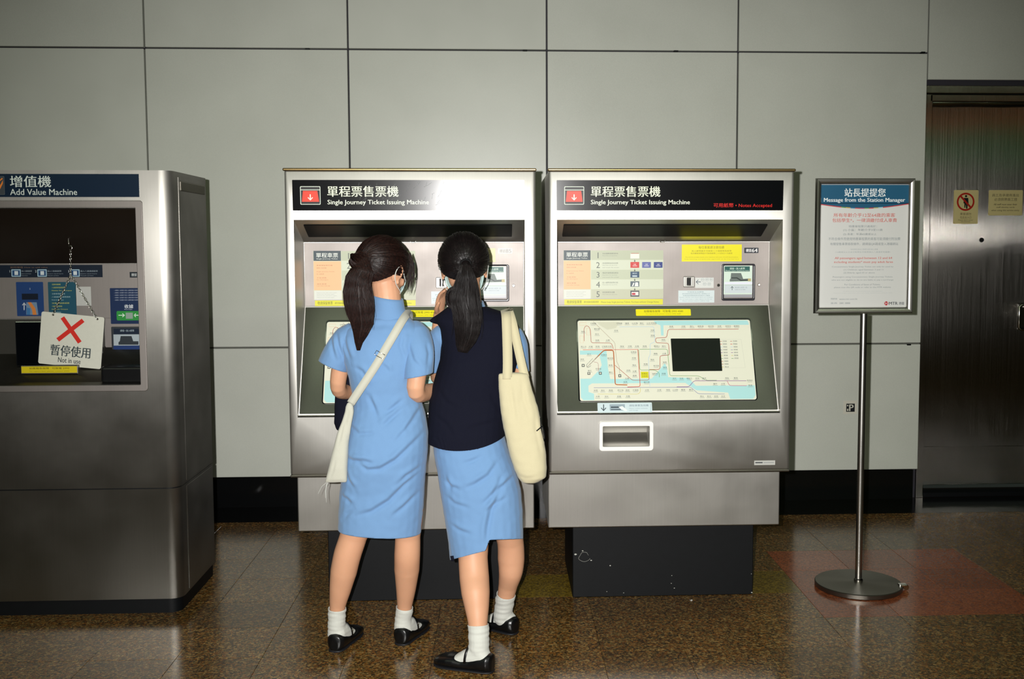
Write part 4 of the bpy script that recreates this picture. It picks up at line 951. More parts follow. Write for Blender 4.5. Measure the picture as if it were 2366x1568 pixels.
class Solid:
    def __init__(s): s.V = []; s.F = []
    def add(s, V, F): b = len(s.V); s.V += [tuple(v) for v in V]; s.F += [tuple(i+b for i in f) for f in F]
    def loft(s, R):
        """list of closed rings (same count) capped with poles"""
        n = len(R[0]); V = []; F = []
        for r in R: V += [np.array(p, float) for p in r]
        for i in range(len(R)-1):
            for k in range(n): F.append((i*n+k, i*n+(k+1) % n, (i+1)*n+(k+1) % n, (i+1)*n+k))
        c0 = len(V); V.append(sum(V[:n])/n); c1 = len(V); V.append(sum(V[(len(R)-1)*n:len(R)*n])/n)
        for k in range(n): F.append((c0, (k+1) % n, k)); F.append((c1, (len(R)-1)*n+k, (len(R)-1)*n+(k+1) % n))
        s.add(V, F)
    def hrings(s, tab, p=2.3, n=28, dy=0., ax=(1, 0, 0), ay=(0, 1, 0)):
        ax = np.array(ax, float); ay = np.array(ay, float); R = []
        for c, a, b in tab:
            c = np.array(c, float); r = []
            for k in range(n):
                t = 2*math.pi*k/n; ct, st_ = math.cos(t), math.sin(t)
                r.append(c+ax*a*math.copysign(abs(ct)**(2/p), ct)+ay*b*math.copysign(abs(st_)**(2/p), st_))
            R.append(r)
        s.loft(R)
    def limb(s, pts, rad, n=14, sub=4, flat=1.0, ref=None):
        pts = [np.array(p, float) for p in pts]; P = []; Q = []
        m = len(pts)
        for i in range(m-1):       # catmull-rom
            p0 = pts[max(i-1, 0)]; p1 = pts[i]; p2 = pts[i+1]; p3 = pts[min(i+2, m-1)]
            for k in range(sub):
                t = k/sub
                P.append(.5*((2*p1)+(-p0+p2)*t+(2*p0-5*p1+4*p2-p3)*t*t+(-p0+3*p1-3*p2+p3)*t**3)); Q.append(rad[i]*(1-t)+rad[i+1]*t)
        P.append(pts[-1]); Q.append(rad[-1])
        # rounded ends
        d0 = P[0]-P[1]; d0 /= np.linalg.norm(d0); d1 = P[-1]-P[-2]; d1 /= np.linalg.norm(d1)
        A = [P[0]+d0*Q[0]*.95, P[0]+d0*Q[0]*.7]; a = [Q[0]*.3, Q[0]*.72]; B = [P[-1]+d1*Q[-1]*.7, P[-1]+d1*Q[-1]*.95]; b = [Q[-1]*.72, Q[-1]*.3]
        V, F = tube_vf(A+P+B, a+Q+b, n)
        if flat != 1.0 and ref is not None:
            ref = np.array(ref, float); ref /= np.linalg.norm(ref); AP = A+P+B
            for i in range(len(AP)):
                for k in range(n):
                    v = V[i*n+k]-AP[i]; V[i*n+k] = AP[i]+v-ref*np.dot(v, ref)*(1-flat)
        s.add(V, F)
    def ball(s, c, r, M3=None, n=16):
        V = []; F = []; c = np.array(c, float)
        for i in range(1, n):
            ph = math.pi*i/n
            for k in range(2*n):
                th = math.pi*k/n; q = np.array([r[0]*math.sin(ph)*math.cos(th), r[1]*math.sin(ph)*math.sin(th), r[2]*math.cos(ph)])
                V.append(c+(M3@q if M3 is not None else q))
        m = 2*n
        for i in range(n-2):
            for k in range(m): F.append((i*m+k, (i+1)*m+k, (i+1)*m+(k+1) % m, i*m+(k+1) % m))
        t = np.array([0, 0, r[2]]); a = len(V); V.append(c+(M3@t if M3 is not None else t)); V.append(c-(M3@t if M3 is not None else t))
        for k in range(m): F.append((a, k, (k+1) % m)); F.append((a+1, (n-2)*m+(k+1) % m, (n-2)*m+k))
        s.add(V, F)
    def hand(s, wrist, d, nrm, thumb, curl=.3, L=.16, k=1.0, grip=1):
        """palm, four unequal fingers and a thumb; d: along the hand, nrm: out of the palm, thumb: side of the thumb"""
        w = np.array(wrist, float); d = np.array(d, float); d /= np.linalg.norm(d); nrm = np.array(nrm, float); nrm -= d*np.dot(d, nrm); nrm /= np.linalg.norm(nrm)
        t = np.array(thumb, float); t -= d*np.dot(d, t)+nrm*np.dot(nrm, t); t /= np.linalg.norm(t)
        pl = .078*k; R = []
        for a, hw, th in ((-.008, .020, .015), (.01, .024, .015), (.03, .030, .014), (.055, .033, .0125), (.074, .032, .0105), (.082, .028, .008)):
            r = []
            for q in range(18):
                an = 2*math.pi*q/18; r.append(w+d*a*k+t*hw*k*math.cos(an)*.98+nrm*th*k*math.sin(an))
            R.append(r)
        s.loft(R)
        for off, ln, rr in ((.0235, .068, .0078), (.0080, .077, .0082), (-.0080, .071, .0078), (-.0235, .056, .0068)):
            b = w+d*(pl-.018)*k+t*off*k; a0 = curl*.5; pts = [b, b+d*.02*k]; dirv = d; ang = 0
            for seg, ca in ((.45, 1.0), (.30, 1.2), (.25, .8)):
                ang += curl*ca; dv = d*math.cos(ang)+nrm*math.sin(ang)*grip+t*off*1.5; dv /= np.linalg.norm(dv)
                pts.append(pts[-1]+dv*ln*seg*k)
            s.limb(pts, [rr*k*1.05, rr*k, rr*k*.98, rr*k*.9, rr*k*.78], n=8, sub=2)
        b = w+d*.018*k+t*.016*k; pts = [b, b+d*.022*k+t*.018*k+nrm*.006*k, b+d*.045*k+t*.028*k+nrm*.014*k, b+d*.066*k+t*.030*k+nrm*.022*k]
        s.limb(pts, [.012*k, .0105*k, .0088*k, .0072*k], n=8, sub=2)
    def mesh(s, name, voxel=.004, smooth=3, factor=.5):
        me = bpy.data.meshes.new(name); me.from_pydata(s.V, [], s.F); me.update()
        bm = bmesh.new(); bm.from_mesh(me); bmesh.ops.recalc_face_normals(bm, faces=bm.faces[:]); bm.to_mesh(me); bm.free()
        o = bpy.data.objects.new(name, me); C.objects.link(o)
        r = o.modifiers.new('r', 'REMESH'); r.mode = 'VOXEL'; r.voxel_size = voxel
        if smooth: q = o.modifiers.new('s', 'SMOOTH'); q.factor = factor; q.iterations = smooth
        apply_mods(o); me = o.data; bpy.data.objects.remove(o); me.shade_smooth(); return me
def getv(me):
    a = np.empty(len(me.vertices)*3, np.float32); me.vertices.foreach_get('co', a); return a.reshape(-1, 3).astype(float)
def setv(me, V): me.vertices.foreach_set('co', np.asarray(V, np.float32).ravel()); me.update()
def getn(me):
    a = np.empty(len(me.vertices)*3, np.float32); me.vertex_normals.foreach_get('vector', a); return a.reshape(-1, 3).astype(float)
def trim(me, cuts):
    """cuts: (mask(V)->bool, sd(V)->signed distance beyond the hem, direction to pull back)"""
    V = getv(me); bad = np.zeros(len(V), bool); beyond = []
    for mask, sd, g in cuts:
        d = sd(V); m = mask(V) & (d > -.0022); bad |= m; beyond.append((m, d, g))
    bm = bmesh.new(); bm.from_mesh(me); bm.verts.ensure_lookup_table()
    kill = [f for f in bm.faces if all(bad[v.index] for v in f.verts)]
    bmesh.ops.delete(bm, geom=kill, context='FACES_ONLY')
    for v in [v for v in bm.verts if not v.link_faces]: bm.verts.remove(v)
    for v in bm.verts:
        if v.index >= 0 and bad[v.index]:
            for m, d, g in beyond:
                if m[v.index]: v.co -= Vector(g)*d[v.index]
    bm.to_mesh(me); bm.free(); me.update(); me.shade_smooth()
def shell(name, me, mat, parent, th=.0025):
    o = bpy.data.objects.new(name, me); C.objects.link(o); m = o.modifiers.new('s', 'SOLIDIFY'); m.thickness = th; m.offset = -1
    apply_mods(o); me = o.data; bpy.data.objects.remove(o); me.materials.clear(); me.shade_smooth(); return link(name, me, mat, parent)
def crease(me, strokes, Y, amp=.005, w=.008, back=True):
    V = getv(me); Nn = getn(me); D = np.zeros(len(V)); facing = np.clip(-Nn[:, 1]*1.6, 0, 1)
    for st_ in strokes:
        a_ = amp; w_ = w
        if isinstance(st_[-1], (int, float)): a_ = amp*st_[-1]; w_ = w*(.7+.3*st_[-1]); st_ = st_[:-1]
        q = [at(x, y, Y) for x, y in st_]; q = np.array([(p.x, p.z) for p in q]); L = np.concatenate([[0], np.cumsum(np.linalg.norm(np.diff(q, axis=0), axis=1))])
        best = np.full(len(V), 9.); sgn = np.zeros(len(V)); tt = np.zeros(len(V)); X = V[:, [0, 2]]
        for i in range(len(q)-1):
            e = q[i+1]-q[i]; l = np.linalg.norm(e); t = np.clip(((X-q[i])@e)/(l*l), 0, 1); P_ = q[i]+t[:, None]*e; dv = X-P_; d = np.linalg.norm(dv, axis=1)
            m = d < best; best[m] = d[m]; sgn[m] = np.sign((e[0]*dv[:, 1]-e[1]*dv[:, 0]))[m]; tt[m] = ((L[i]+t*l)/L[-1])[m]
        env = np.sin(np.clip(tt, .02, .98)*math.pi)**.6
        sd = best*sgn
        D += env*(-a_*np.exp(-(sd/w_)**2)+.75*a_*np.exp(-((sd-1.9*w_)/(w_*1.25))**2))
    V += Nn*(D*facing)[:, None]; setv(me, V)
def rough_up(me, amp, sc, seed=0, ani=(1, 1, 1)):
    V = getv(me); Nn = getn(me); D = np.array([noise.noise(Vector((v[0]*sc*ani[0]+seed, v[1]*sc*ani[1], v[2]*sc*ani[2]))) for v in V]); setv(me, V+Nn*(D*amp)[:, None])
def tab_px(tab, Y0):
    out = []
    for row in tab:
        py, xl, xr, hd = row[:4]; Y = row[4] if len(row) > 4 else Y0
        a, b = at(xl, py, Y), at(xr, py, Y); out.append((((a.x+b.x)/2, Y, (a.z+b.z)/2), (b.x-a.x)/2, hd))
    return out
def shrink(tab, k=.86, ks=.011): return [(c, max(.01, a-ks), max(.01, b-ks)) for c, a, b in tab]

# ---- head
def head_frame(c, yaw, pitch=0, roll=0):
    cz, sz = math.cos(yaw), math.sin(yaw); Mz = np.array([[cz, -sz, 0], [sz, cz, 0], [0, 0, 1]])
    cp, sp = math.cos(pitch), math.sin(pitch); Mx = np.array([[1, 0, 0], [0, cp, -sp], [0, sp, cp]])
    cr, sr = math.cos(roll), math.sin(roll); My = np.array([[cr, 0, sr], [0, 1, 0], [-sr, 0, cr]])
    M3 = Mz@Mx@My; c = np.array(c, float); return c, M3, (lambda x, y, z: c+M3@np.array([x, y, z], float))
def head_solid(S, hf):
    c, M3, h = hf
    S.ball(h(0, -.006, .024), (.073, .092, .084), M3); S.ball(h(0, .028, -.030), (.060, .062, .066), M3); S.ball(h(0, .045, -.066), (.036, .038, .032), M3)
    S.limb([h(0, .078, .010), h(0, .092, -.012), h(0, .104, -.034)], [.008, .009, .012], n=8)   # nose
    S.ball(h(-.010, .097, -.037), (.007, .008, .006), M3, 8); S.ball(h(.010, .097, -.037), (.007, .008, .006), M3, 8)
    S.ball(h(0, .086, -.058), (.020, .010, .0045), M3, 8); S.ball(h(0, .085, -.066), (.018, .010, .005), M3, 8)
    for sx in (-1, 1):
        S.ball(h(sx*.030, .072, .006), (.019, .014, .012), M3, 10)                              # lids and brow
        S.limb([h(sx*.012, .088, .024), h(sx*.032, .084, .029), h(sx*.052, .068, .022)], [.005, .006, .005], n=8)
        S.ball(h(sx*.040, .058, -.028), (.022, .022, .020), M3, 10)                             # cheek
        e = []                                                                                  # ear: rim, bowl, lobe
        for a in np.linspace(-.6, 4.4, 12): e.append(h(sx*(.080+.008*math.sin(a+.4)), -.012+.017*math.cos(a)*1.0, -.010+.029*math.sin(a)))
        S.limb(e, [.0048]*12, n=8, sub=2); S.ball(h(sx*.075, -.008, -.012), (.008, .015, .024), M3, 10); S.ball(h(sx*.078, .000, -.038), (.007, .008, .009), M3, 8)
def eyes(parent, hf):
    c, M3, h = hf
    for sx in (-1, 1):
        S = Solid(); S.ball(h(sx*.030, .0765, .003), (.0125, .0115, .0085), M3, 10); link('eye', mesh_np('eye', S.V, S.F), mat_plain('eye_white', '#e8e4dc', .15), parent)
        S = Solid(); S.ball(h(sx*.030, .0855, .003), (.0052, .003, .0052), M3, 8); link('iris', mesh_np('iris', S.V, S.F), mat_plain('dark_iris', '#1c100a', .1), parent)
        S = Solid(); S.limb([h(sx*.015, .0905, .023), h(sx*.032, .0885, .0285), h(sx*.050, .075, .023)], [.0018, .0026, .0015], n=6); link('eyebrow', mesh_np('eyebrow', S.V, S.F), HAIR2, parent)
def mask(parent, hf):
    c, M3, h = hf; V = []; F = []; nu, nv = 21, 13
    for i in range(nu):
        th = math.radians(-68+136*i/(nu-1))
        for j in range(nv):
            z = -.020-.070*j/(nv-1); q = 1-.30*(j/(nv-1))**2; bul = .018*math.cos(th)**6*math.sin(math.pi*min(1, j/(nv-1)+.12))
            V.append(h((.074*q+.002)*math.sin(th), .022+(.078*q+bul)*math.cos(th)+.0008*math.sin(j*3.1), z+.012*math.cos(th)**4*(1-j/(nv-1))))
    for i in range(nu-1):
        for j in range(nv-1): F.append((i*nv+j, i*nv+j+1, (i+1)*nv+j+1, (i+1)*nv+j))
    o = shell('face_mask', mesh_np('face_mask', V, F), MASKM, parent, .002)
    for sx in (-1, 1):
        e = np.array([h(sx*.071, .052, -.024), h(sx*.080, .030, -.014), h(sx*.086, .006, .008), h(sx*.088, -.014, .018), h(sx*.088, -.030, .004), h(sx*.085, -.030, -.022), h(sx*.081, -.008, -.048), h(sx*.074, .030, -.066), h(sx*.062, .046, -.082)])
        S = Solid(); S.limb(e, [.0014]*9, n=6, sub=5); link('ear_loop', mesh_np('ear_loop', S.V, S.F), MSTR, o)
def strands(name, curves, mat, parent, r=.0010, stuff=True, n=3):
    V = []; F = []
    for pts, r0, r1 in curves:
        m = len(pts); P = np.array(pts, float); T = np.gradient(P, axis=0); T /= np.linalg.norm(T, axis=1)[:, None]+1e-9
        A = np.cross(T, np.array([.3, .9, .2])); A /= np.linalg.norm(A, axis=1)[:, None]+1e-9; B = np.cross(T, A); b0 = len(V)
        for i in range(m):
            rr = r0+(r1-r0)*(i/(m-1))**2
            for k in range(n): a = 2*math.pi*k/n; V.append(tuple(P[i]+rr*(math.cos(a)*A[i]+math.sin(a)*B[i])))
        for i in range(m-1):
            for k in range(n): F.append((b0+i*n+k, b0+i*n+(k+1) % n, b0+(i+1)*n+(k+1) % n, b0+(i+1)*n+k))
    o = link(name, mesh_np(name, V, F), mat, parent)
    if stuff: tag(o, kind='stuff')
    return o
def hair_cap(parent, hf, tie_l, mat, hl, rad=(.089, .106, .099), cen=(0, -.010, .020), seed=1, lumps=()):
    """cap of combed-back hair ending at the hairline hl(x,y)->z in head space, plus combed strands drawn to the tie"""
    c, M3, h = hf; S = Solid(); S.ball(h(*cen), rad, M3, 24)
    for l in lumps: S.ball(h(*l[:3]), l[3:6], M3, 14)
    me = S.mesh('hair', .0035, 4); inv = M3.T
    def L(V): return (V-c)@M3
    V = getv(me); q = L(V); t = np.array(tie_l)
    # grooves converging on the tie
    d = q-t; ang = np.arctan2(d[:, 0], d[:, 2]+.35*d[:, 1]); rr = np.linalg.norm(d, axis=1)
    g = np.array([noise.noise(Vector((a*26+seed, r_*9, 0))) for a, r_ in zip(ang, rr)])*.0024+np.array([noise.noise(Vector((a*70, r_*20, seed))) for a, r_ in zip(ang, rr)])*.0009
    V += getn(me)*g[:, None]; setv(me, V)
    cz = M3@np.array([0, 0, -1.])
    trim(me, [(lambda V: np.ones(len(V), bool), lambda V: np.array([hl(*p) for p in L(V)])-L(V)[:, 2], cz)])
    # closed shell
    o = shell('hair', me, mat, parent, .009)
    rnd = random.Random(seed); cs = []
    C0 = np.array(cen); R0 = np.array(rad)
    for i in range(900):
        # random point of the cap
        v = np.array([rnd.gauss(0, 1) for _ in range(3)]); v /= np.linalg.norm(v); p = C0+v*R0
        if p[2] < hl(*p)+.002: continue
        tv = (t-C0)/R0; tv /= np.linalg.norm(tv); dt = math.acos(max(-1, min(1, float(v@tv))))
        if dt > 2.6: continue
        end = rnd.uniform(.25, .75) if dt > .6 else .95
        pts = []; lf = 1.004+rnd.uniform(0, .018); ok = True
        for k in range(9):
            s_ = end*k/8; w_ = (math.sin((1-s_)*dt)*v+math.sin(s_*dt)*tv)/max(1e-6, math.sin(dt)); w_ /= np.linalg.norm(w_)
            p = C0+w_*R0*(lf-.010*abs(2*s_/end-1)**2)
            if p[2] < hl(*p)-.004: ok = False; break
            pts.append(h(*p))
        if ok: cs.append((pts, .0008, .0004))
    strands('hair_strands', cs, mat, o)
    return o
def ponytail(parent, guide, width, depth, mat, n=520, seed=2, tip=.25, name='ponytail', wisps=24):
    G = np.array([np.array(g, float) for g in guide]); m = 26
    tt = np.linspace(0, len(G)-1, m); P = []; Wd = []; Dp = []
    for t in tt:
        i = min(int(t), len(G)-2); f = t-i; p0 = G[max(i-1, 0)]; p1 = G[i]; p2 = G[i+1]; p3 = G[min(i+2, len(G)-1)]
        P.append(.5*((2*p1)+(-p0+p2)*f+(2*p0-5*p1+4*p2-p3)*f*f+(-p0+3*p1-3*p2+p3)*f**3)); Wd.append(width[i]*(1-f)+width[i+1]*f); Dp.append(depth[i]*(1-f)+depth[i+1]*f)
    P = np.array(P); T = np.gradient(P, axis=0); T /= np.linalg.norm(T, axis=1)[:, None]
    A = np.cross(T, np.array([0, 1., 0])); A /= np.linalg.norm(A, axis=1)[:, None]; B = np.cross(A, T)
    # core
    S = Solid(); R = []
    for i in range(m-1):
        r = []; tf = 1 if i < m-12 else math.sqrt(max(.02, 1-((i-(m-12))/11.5)**2))
        for k in range(24):
            a = 2*math.pi*k/24; gr = 1+.10*noise.noise(Vector((a*3.5, i*.12, seed)))
            r.append(P[i]+A[i]*Wd[i]*.86*tf*gr*math.cos(a)+B[i]*Dp[i]*.80*tf*gr*math.sin(a))
        R.append(r)
    S.loft(R); core = link(name, mesh_np(name, S.V, S.F), mat, parent)
    rnd = random.Random(seed); cs = []
    for q in range(n):
        a = rnd.uniform(0, 2*math.pi); r0 = rnd.uniform(.80, 1.0) if rnd.random() < .8 else rnd.uniform(.4, .8); ph = rnd.uniform(0, 9); ln = m-int(rnd.random()**1.5*8)
        am = rnd.uniform(-.10, .10); pts = []
        for i in range(0, ln, 2):
            f = i/(m-1); aa = a+am*f*4; rr = r0*(1+.06*math.sin(f*6+ph)); tf = 1 if i < m-12 else 1-.75*((i-(m-12))/11.5)**2; pts.append(P[i]+A[i]*Wd[i]*rr*tf*math.cos(aa)+B[i]*Dp[i]*rr*tf*math.sin(aa))
        if len(pts) > 4: cs.append((pts, .0011, .0004))
    for q in range(wisps):
        a = rnd.uniform(0, 2*math.pi); i0 = rnd.randrange(3, 12); pts = []; r0 = 1.0; dr = rnd.uniform(.02, .06)
        for i in range(i0, min(m, i0+12), 2):
            pts.append(P[i]+A[i]*Wd[i]*r0*math.cos(a)+B[i]*Dp[i]*r0*math.sin(a)); r0 += dr
        cs.append((pts, .0005, .0002))
    strands('hair_strands', cs, mat, core); return core
# ---- feet
def foot_dir(deg): a = math.radians(deg); return np.array([math.sin(a), math.cos(a), 0.]), np.array([math.cos(a), -math.sin(a), 0.])
def sect(o, f, r, s, hw, z0, z1, n=20, p=2.4):
    out = []
    for k in range(n):
        t = 2*math.pi*k/n; ct, st_ = math.cos(t), math.sin(t)
        out.append(o+f*s+r*hw*math.copysign(abs(ct)**(2/p), ct)+np.array([0, 0, (z0+z1)/2+(z1-z0)/2*math.copysign(abs(st_)**(2/p), st_)]))
    return out
def shoe_and_sock(parent, heel, deg, sock_axis, sock_r, seed, z=0., k=1.0):
    """heel: floor point under the back of the heel; sock_axis: points up the ankle"""
    o = np.array([heel[0], heel[1], z], float); f, r = foot_dir(deg); f = f*k; r = r*k
    S = Solid(); S.loft([sect(o, f, r, s, hw, .004, h_) for s, hw, h_ in ((-.004, .014, .052), (.0, .025, .064), (.012, .0335, .068), (.045, .036, .058), (.075, .036, .046), (.105, .038, .041), (.135, .042, .048), (.160, .043, .047), (.190, .038, .040), (.208, .028, .031), (.218, .015, .022))])
    me = S.mesh('shoe', .0028, 4); V = getv(me); V[:, 2] = np.maximum(V[:, 2], z+.0065); setv(me, V)
    sh = link('shoe', me, SHOE, parent)
    S = Solid(); S.loft([sect(o, f, r, s, hw, 0, .0085, p=3) for s, hw in ((-.004, .013), (.0, .023), (.02, .032), (.07, .034), (.12, .039), (.160, .0425), (.195, .037), (.210, .027), (.219, .012))])
    me = mesh_np('sole', S.V, S.F); smooth_angle(me, 50); link('sole', me, SOLE, sh)
    # sock: foot under the ankle plus ankle tube
    S = Solid(); S.loft([sect(o, f, r, s, hw, .010, h_) for s, hw, h_ in ((.006, .014, .045), (.012, .024, .070), (.030, .030, .088), (.060, .031, .096), (.085, .031, .083), (.110, .032, .064), (.135, .034, .047), (.160, .028, .034))])
    ax = [np.array(p, float) for p in sock_axis]; S.limb([o+f*.038+np.array([0, 0, .045])]+ax, [.030]+list(sock_r), n=18)
    me = S.mesh('sock', .003, 5)
    V = getv(me); Nn = getn(me); a_ = ax[0]; d = ax[-1]-ax[0]; t = ((V-a_)@d)/(d@d)
    g = np.array([noise.noise(Vector((v[0]*14+seed, v[1]*14, v[2]*85))) for v in V]); V += Nn*(g*.0030*np.clip(t+.8, 0, 1))[:, None]; setv(me, V)
    top = ax[-1]; dn = d/np.linalg.norm(d)
    trim(me, [(lambda V: V[:, 2] > top[2]-.02, lambda V: (V-top)@dn, dn)])
    shell('sock', me, SOCKM, parent, .002)
    # strap with buckle over the instep
    V = []; F = []; st0 = []
    for i in range(17):
        a = math.pi*i/16; q = o+f*(.088-.006*math.sin(a))+r*.0355*math.cos(a)*1.02+np.array([0, 0, .034+.056*math.sin(a)**.8]); st0.append(q)
    for q in st0:
        V += [q-f*.0042, q+f*.0042]
    for i in range(16): F.append((2*i, 2*i+1, 2*i+3, 2*i+2))
    shell('strap', mesh_np('strap', V, F), SHOE, sh, .0022)
    b = st0[2]; tube('buckle', [b+f*.006*math.cos(a)+np.array([0, 0, .006*math.sin(a)])+r*.003 for a in np.linspace(0, 2*math.pi, 9)[:-1]], .0009, CHROME, sh, 5, True)
    return o, f, r

# ================================================================== girl in the blue dress (left)
g1 = thing('person', 'girl in light blue dress with brown ponytail and white strap across her back', 'person', (-.50, 3.9, 0))
Y1 = 3.86
HC1 = at(884, 622, 3.86); hf1 = head_frame(HC1, math.radians(-32), math.radians(-12), math.radians(6))
dress_tab = [(728, 868, 932, .048, 3.855), (738, 846, 950, .058, 3.85), (747, 822, 968, .070), (758, 800, 982, .082), (775, 790, 990, .092), (800, 786, 985, .100), (835, 795, 975, .104), (870, 806, 964, .104), (905, 814, 967, .100, 3.865), (935, 815, 977, .100, 3.865), (965, 809, 985, .106, 3.855), (1000, 802, 990, .115, 3.85), (1040, 797, 989, .122, 3.845), (1080, 793, 986, .122, 3.85), (1130, 786, 982, .116), (1180, 782, 979, .112), (1243, 780, 973, .108), (1262, 780, 972, .107)]
T1 = tab_px(dress_tab, Y1)
S = Solid(); S.hrings(shrink(T1[:14], ks=.014))
nk = [at(897, 745, 3.86), at(896, 700, 3.85), at(890, 655, 3.86)]; S.limb(nk, [.052, .049, .050], n=18)
head_solid(S, hf1)
# arms
aL = [at(803, 775, 3.86), at(790, 830, 3.875), at(781, 893, 3.90), at(800, 905, 3.98), at(845, 898, 4.09)]; S.limb(aL, [.040, .033, .0285, .028, .019], n=16)
aR = [at(962, 776, 3.85), at(966, 840, 3.81), at(961, 905, 3.805), at(990, 905, 3.91), at(1045, 888, 4.07)]; S.limb(aR, [.040, .036, .0315, .031, .020], n=16)
S.hand(aL[-1], aL[-1]-aL[-2], (0, 0, -1), (-.3, .8, .2), .55, k=.95); S.hand(aR[-1], aR[-1]-aR[-2], (0, .3, -1), (-.4, .8, .2), .5, k=.95)
# legs
def leg(S, pts, rad): S.limb([Vector(p) for p in pts], rad, n=36, sub=8)
leg(S, [at(848, 1060, 3.86), at(832, 1180, 3.86), at(816, 1240, 3.865), at(803, 1280, 3.87), at(794, 1320, 3.885), at(786, 1362, 3.905), at(780, 1402, 3.925), at(779, 1450, 3.935)], [.072, .060, .0495, .0500, .0485, .0395, .0290, .024])
leg(S, [at(935, 1060, 3.86), at(940, 1180, 3.86), at(942, 1240, 3.87), at(941, 1280, 3.88), at(940, 1315, 3.91), at(938, 1360, 3.945), at(935, 1400, 3.975), at(933, 1445, 3.985)], [.072, .060, .0460, .0475, .0465, .0370, .0280, .022])
fl1 = flr(773, 1507); fr1_ = flr(925, 1491)
for hh, dg in ((fl1, 13), (fr1_, 17)):
    o_ = np.array([hh.x, hh.y, 0]); f_, r_ = foot_dir(dg); S.loft([sect(o_, f_, r_, s_, hw, .013, h_) for s_, hw, h_ in ((.022, .012, .045), (.03, .018, .06), (.06, .018, .065), (.1, .020, .045), (.14, .024, .030), (.19, .018, .022))])
me = S.mesh('body', .0038, 4); body = link('body', me, SKIN, g1)
eyes(g1, hf1); mask(g1, hf1)
# dress
S = Solid(); S.hrings(T1)
slL = [at(808, 782, 3.86), at(786, 810, 3.865), at(770, 845, 3.875), at(763, 868, 3.88)]; 
slR = [at(958, 776, 3.85), at(968, 806, 3.822), at(967, 850, 3.80), at(966, 900, 3.80)]
me = S.mesh('dress', .0042, 7)
rough_up(me, .0035, 9, 3, (1, 1, .6)); rough_up(me, .0012, 40, 8)
crease(me, [[(822, 1062), (850, 1082), (880, 1080), (915, 1060), (950, 1028), (980, 1000), 1.1], [(822, 1192), (860, 1180), (900, 1155), (935, 1120), (972, 1092), 1.2], [(850, 915), (862, 940), (872, 965), .9], [(893, 957), (912, 940), (930, 925), .8], [(884, 985), (905, 965), (930, 945), .8], [(797, 1058), (815, 1064), (840, 1062), (868, 1068), 1.0], [(785, 1152), (798, 1156), (812, 1166), .8], [(795, 1085), (803, 1110), (818, 1128), .7], [(908, 1190), (935, 1170), (965, 1142), .8], [(915, 1122), (940, 1098), (975, 1078), .9], [(800, 985), (830, 1002), (870, 998), .6], [(945, 990), (962, 960), (975, 940), .7], [(912, 1020), (940, 990), (960, 955), .6], [(757, 775), (763, 805), (772, 835), .8], [(773, 772), (778, 800), (792, 838), .9], [(788, 780), (795, 805), (806, 832), .9], [(930, 770), (925, 800), (935, 830), .6], [(985, 790), (995, 815), (990, 845), .5], [(818, 850), (835, 858), (850, 880), .6], [(878, 838), (892, 850), (900, 862), .5], [(790, 1205), (800, 1190), (815, 1180), .5]], 3.76, .0072, .0080)
hz = (at(785, 1238, 3.76).z, at(970, 1246, 3.76).z); hx = (at(785, 1238, 3.76).x, at(970, 1246, 3.76).x)
aLx = np.array(slL[2]-slL[0]); aLx /= np.linalg.norm(aLx); cL = np.array(at(768, 850, 3.875)); nL = np.array([-.20, 0, -.98]); nL /= np.linalg.norm(nL)
cL = np.array(at(768, 851, 3.82)); nL = np.array([-.40, 0, -.92])
cR = np.array(at(966, 867, 3.80)); nR = np.array([.18, 0, -.984])
trim(me, [(lambda V: V[:, 2] < .6, lambda V: (hz[0]+(V[:, 0]-hx[0])/(hx[1]-hx[0])*(hz[1]-hz[0]))-V[:, 2], (0, 0, -1))])
shell('dress', me, BLUE, g1, .0025)
for sl, rr, cc_, nn, st_ in ((slL, [.056, .055, .056, .056], cL, nL, [[(757, 775), (763, 805), (772, 835), .9], [(773, 772), (778, 800), (792, 838), 1.0], [(788, 780), (795, 805), (806, 832), .9]]), (slR, [.056, .056, .052, .050], cR, nR, [[(985, 790), (993, 815), (990, 845), .8], [(945, 800), (955, 830), (975, 850), .6]])):
    S = Solid(); S.limb(sl, rr, n=20); me = S.mesh('sleeve', .0042, 5); rough_up(me, .003, 13, sl[0].x*9); crease(me, st_, 3.78, .0066, .0075)
    trim(me, [(lambda V: V[:, 2] < 1.32, lambda V: (V-cc_)@nn, nn)]); shell('sleeve', me, BLUE, g1, .0025)
# stand collar
V = []; F = []; n_ = 40
for i, (py, cxp, hw, hd, yc) in enumerate(((741, 900, 54, .060, 3.852), (728, 899, 42, .055, 3.852), (712, 898, 37, .054, 3.852), (697, 897, 35.5, .054, 3.852), (686, 896, 35, .054, 3.852))):
    c_ = at(cxp, py, yc); a_ = hw/2475*yc
    for k in range(n_):
        t = 2*math.pi*k/n_; V.append((c_.x+a_*math.cos(t), c_.y+hd*math.sin(t), c_.z+.004*math.sin(t)+(.010 if i == 4 else 0)*math.cos(t)*-.8))
for i in range(4):
    for k in range(n_): F.append((i*n_+k, i*n_+(k+1) % n_, (i+1)*n_+(k+1) % n_, (i+1)*n_+k))
shell('collar', mesh_np('collar', V, F), BLUE, g1, .004)
